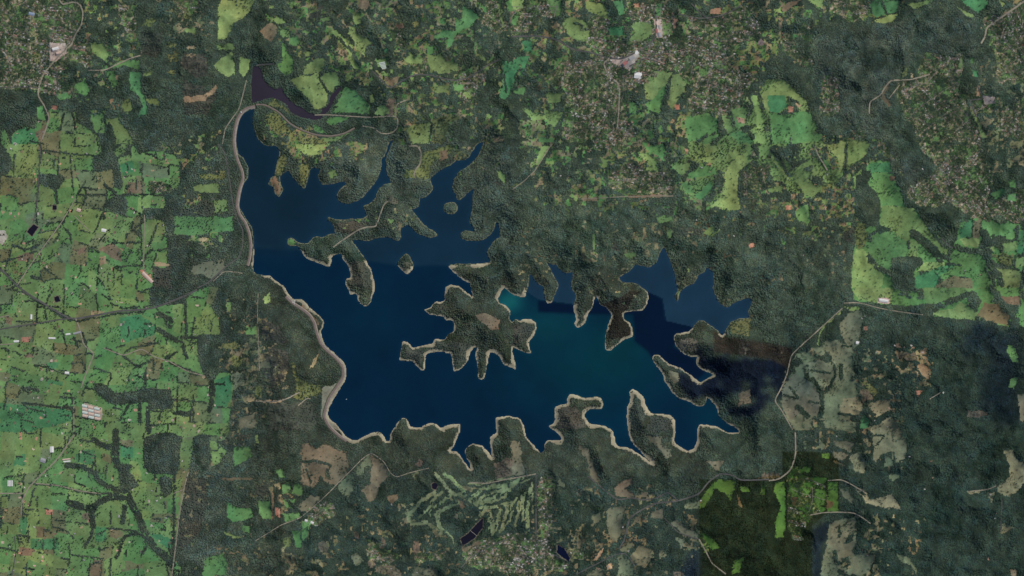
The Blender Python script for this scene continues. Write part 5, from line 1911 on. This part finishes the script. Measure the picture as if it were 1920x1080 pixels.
dens[samp(road_m, tx, ty) | samp(house_m, tx, ty) | samp(blur(pond_m, 1) > 0.02, tx, ty)] = 0
dens[samp(fs, tx, ty)] *= 0.2
out_w = (c_ == WATER_C); dens[out_w] = 0
ok = rng.random(len(tx)) < dens
tx, ty, c_ = tx[ok], ty[ok], c_[ok]
tz = height(tx, ty)
r_ = np.where(c_ == FOREST, 4.8 + 7.4 * rng.random(len(tx)) ** 1.5, rng.uniform(5.0, 9.0, len(tx)))
r_[c_ == TOWN] = rng.uniform(4.5, 8.0, (c_ == TOWN).sum())
r_ *= 0.8 + 0.4 * fbm(tx, ty, 14, 305, 3)
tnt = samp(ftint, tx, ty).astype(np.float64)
green = np.isin(c_, (PADDOCK, TOWN, GLADE))
tnt[green] = tnt[green] * 0.55 + lin((52, 66, 48)) * 0.45
hc = c_ == HEATH_C
tnt[hc] = tnt[hc] * 0.6 + samp(rgb, tx, ty)[hc] * 0.4
clump = (vnoise(tx, ty, 5.0, 307) * 0.35 + vnoise(tx, ty, 12.0, 309) * 0.65)
belt_t = samp(belt_m & farm_m, tx, ty) & (c_ == FOREST)
tnt[belt_t] *= 0.72
TK = 1.75
tnt *= TK * (0.52 + 0.96 * clump)[:, None] * rng.uniform(0.9, 1.1, len(tx))[:, None]
hz2 = vnoise(tx, ty, 8.0, 331) - 0.5 + 0.6 * (vnoise(tx, ty, 28.0, 333) - 0.5)
tnt *= 1 + hz2[:, None] * np.array([0.30, 0.10, -0.12])
tnt *= 1 + rng.normal(0, 0.06, (len(tx), 3))
tick('single trees')
# single trees standing in open paddocks, the largest of them as individuals
cand = np.flatnonzero((c_ == PADDOCK) & (tx > 4) & (tx < W - 4) & (ty > 4) & (ty < H - 4) & (sampl(blur(cls == FOREST, 2), tx, ty) < 0.2))
cand = cand[np.argsort(-r_[cand])][:290]
m_crown = [flat_mat('paddock_tree_crown', c, 0.3, 0.25, 0.9) for c in ((66, 80, 58), (58, 72, 56), (74, 82, 60))]
def paddock_tree(k):
    rr = random.Random(900 + k); bm = bmesh.new()
    tube(bm, (0, 0, -0.15), (0.02, 0.0, 0.75), 0.10, 0.06, 6)
    for q in range(4):
        a = q * 1.57 + rr.uniform(-.4, .4); tube(bm, (0.01, 0, 0.55), (0.45 * math.cos(a), 0.45 * math.sin(a), 1.05), 0.045, 0.02, 4)
    tr = to_mesh(bm, 'trunk', [m_bark])
    bm = bmesh.new()
    for q in range(7):
        a = rr.uniform(0, 6.28); d = rr.uniform(0.2, 0.62)
        lump(bm, (d * math.cos(a), d * math.sin(a), rr.uniform(0.9, 1.5)), rr.uniform(0.26, 0.46), k * 50 + q, 1, 0.3)
    from mathutils import Vector
    for q in range(70):
        v = Vector((rr.gauss(0, 1), rr.gauss(0, 1), rr.gauss(0, .7))).normalized() * rr.uniform(0.6, 1.0); v.z = v.z * 0.55 + 1.2
        e = Vector((rr.gauss(0, 1), rr.gauss(0, 1), rr.gauss(0, 1))).normalized() * 0.13; f = e.orthogonal().normalized() * 0.13
        bm.faces.new([bm.verts.new(v + e), bm.verts.new(v + f), bm.verts.new(v - e), bm.verts.new(v - f)])
    return tr, to_mesh(bm, 'crown', [m_crown[k % 3]])
pts_ = [paddock_tree(k) for k in range(3)]
def side(x, y):
    if x < 460: return 'green farmland left of the lake' if y > 200 else 'clearings of the upper left corner'
    if y < 420 and x < 1000: return 'clearings above the lake'
    if y < 420 and x < 1300: return 'paddocks around the upper right town'
    if x >= 1300 and y < 620: return 'large paddocks on the right'
    if x >= 1300: return 'dull paddocks at the lower right'
    return 'clearings below the lake'
for n_, i in enumerate(cand):
    k = n_ % 3
    root = empty('paddock_tree', (wx(tx[i]), wy(ty[i]), tz[i]), rng.uniform(0, 6.28))
    s = r_[i] * 1.35; root.scale = (s, s, s)
    pl = side(tx[i], ty[i])
    wd = WORD.get(pad_info.get(int(pid[int(ty[i]), int(tx[i])]), 'g'), 'green')
    sub = ('top', 'upper', 'middle', 'lower', 'bottom')[min(4, int(ty[i] / 216))]
    sz_ = 'broad' if r_[i] > np.median(r_[cand]) else 'small'
    lb_ = '%s dark tree on %s grass, %s part of %s' % (sz_, wd, sub, pl)
    tag(root, lb_, 'tree', lb_.replace('tree on', 'trees on', 1))
    link('trunk', pts_[k][0], root); link('crown', pts_[k][1], root)
rest = np.ones(len(tx), dtype=bool); rest[cand] = False
def tree_mass(name, mask, label, cat):
    mask = mask & rest
    n = int(mask.sum())
    if n == 0: return
    sz = np.stack([r_[mask], r_[mask], r_[mask] * np.where(c_[mask] == FOREST, rng.uniform(0.36, 0.56, n), rng.uniform(0.8, 1.2, n))], axis=1)
    scatter(name, g_tree, np.stack([wx(tx[mask]), wy(ty[mask]), tz[mask] - 0.5], axis=1), sz, rng.uniform(0, 6.28, n), rng.integers(0, 5, n), tnt[mask], label, cat)
wood = np.isin(c_, (FOREST, HEATH_C, BEACH))
zones = [('dark forest between the upper left town and the main dam', (tx < 470) & (ty < 420)),
         ('woods and tree rows threading the green farmland left of the lake', (tx < 490) & (ty >= 420)),
         ('grey-green forest on the peninsulas and ridges above the lake', (tx < 985) & (ty < 470)),
         ('forest between the largest town and the upper right paddocks', (tx < 1560) & (ty < 400)),
         ('broad smooth forest and tree belts of the upper right corner', (ty < 560) & (tx >= 1560)),
         ('grey-green forest sloping to the inlets right of centre', (tx >= 985) & (ty < 625)),
         ('dark blue-green forest filling the lower right corner', (tx >= 1440)),
         ('dry woodland on the large island-like headland and south shore points', (ty < 860)),
         ('dark woodland around the golf course along the bottom', np.ones(len(tx), dtype=bool))]
left = wood.copy()
for lb, mk in zones:
    tree_mass('forest', left & mk, lb, 'forest'); left &= ~mk
tree_mass('garden_trees', c_ == TOWN, 'small trees filling the gardens between the houses of every town', 'trees')
tree_mass('scattered_trees', np.isin(c_, (PADDOCK, BARE_C, FAIR, GLADE)), 'small scattered trees dotted over paddocks, yards and fairways', 'trees')
print('trees', len(tx), 'houses', HN, 'paddocks', next_id, 'faces', int(keep.sum()))
tick('done')
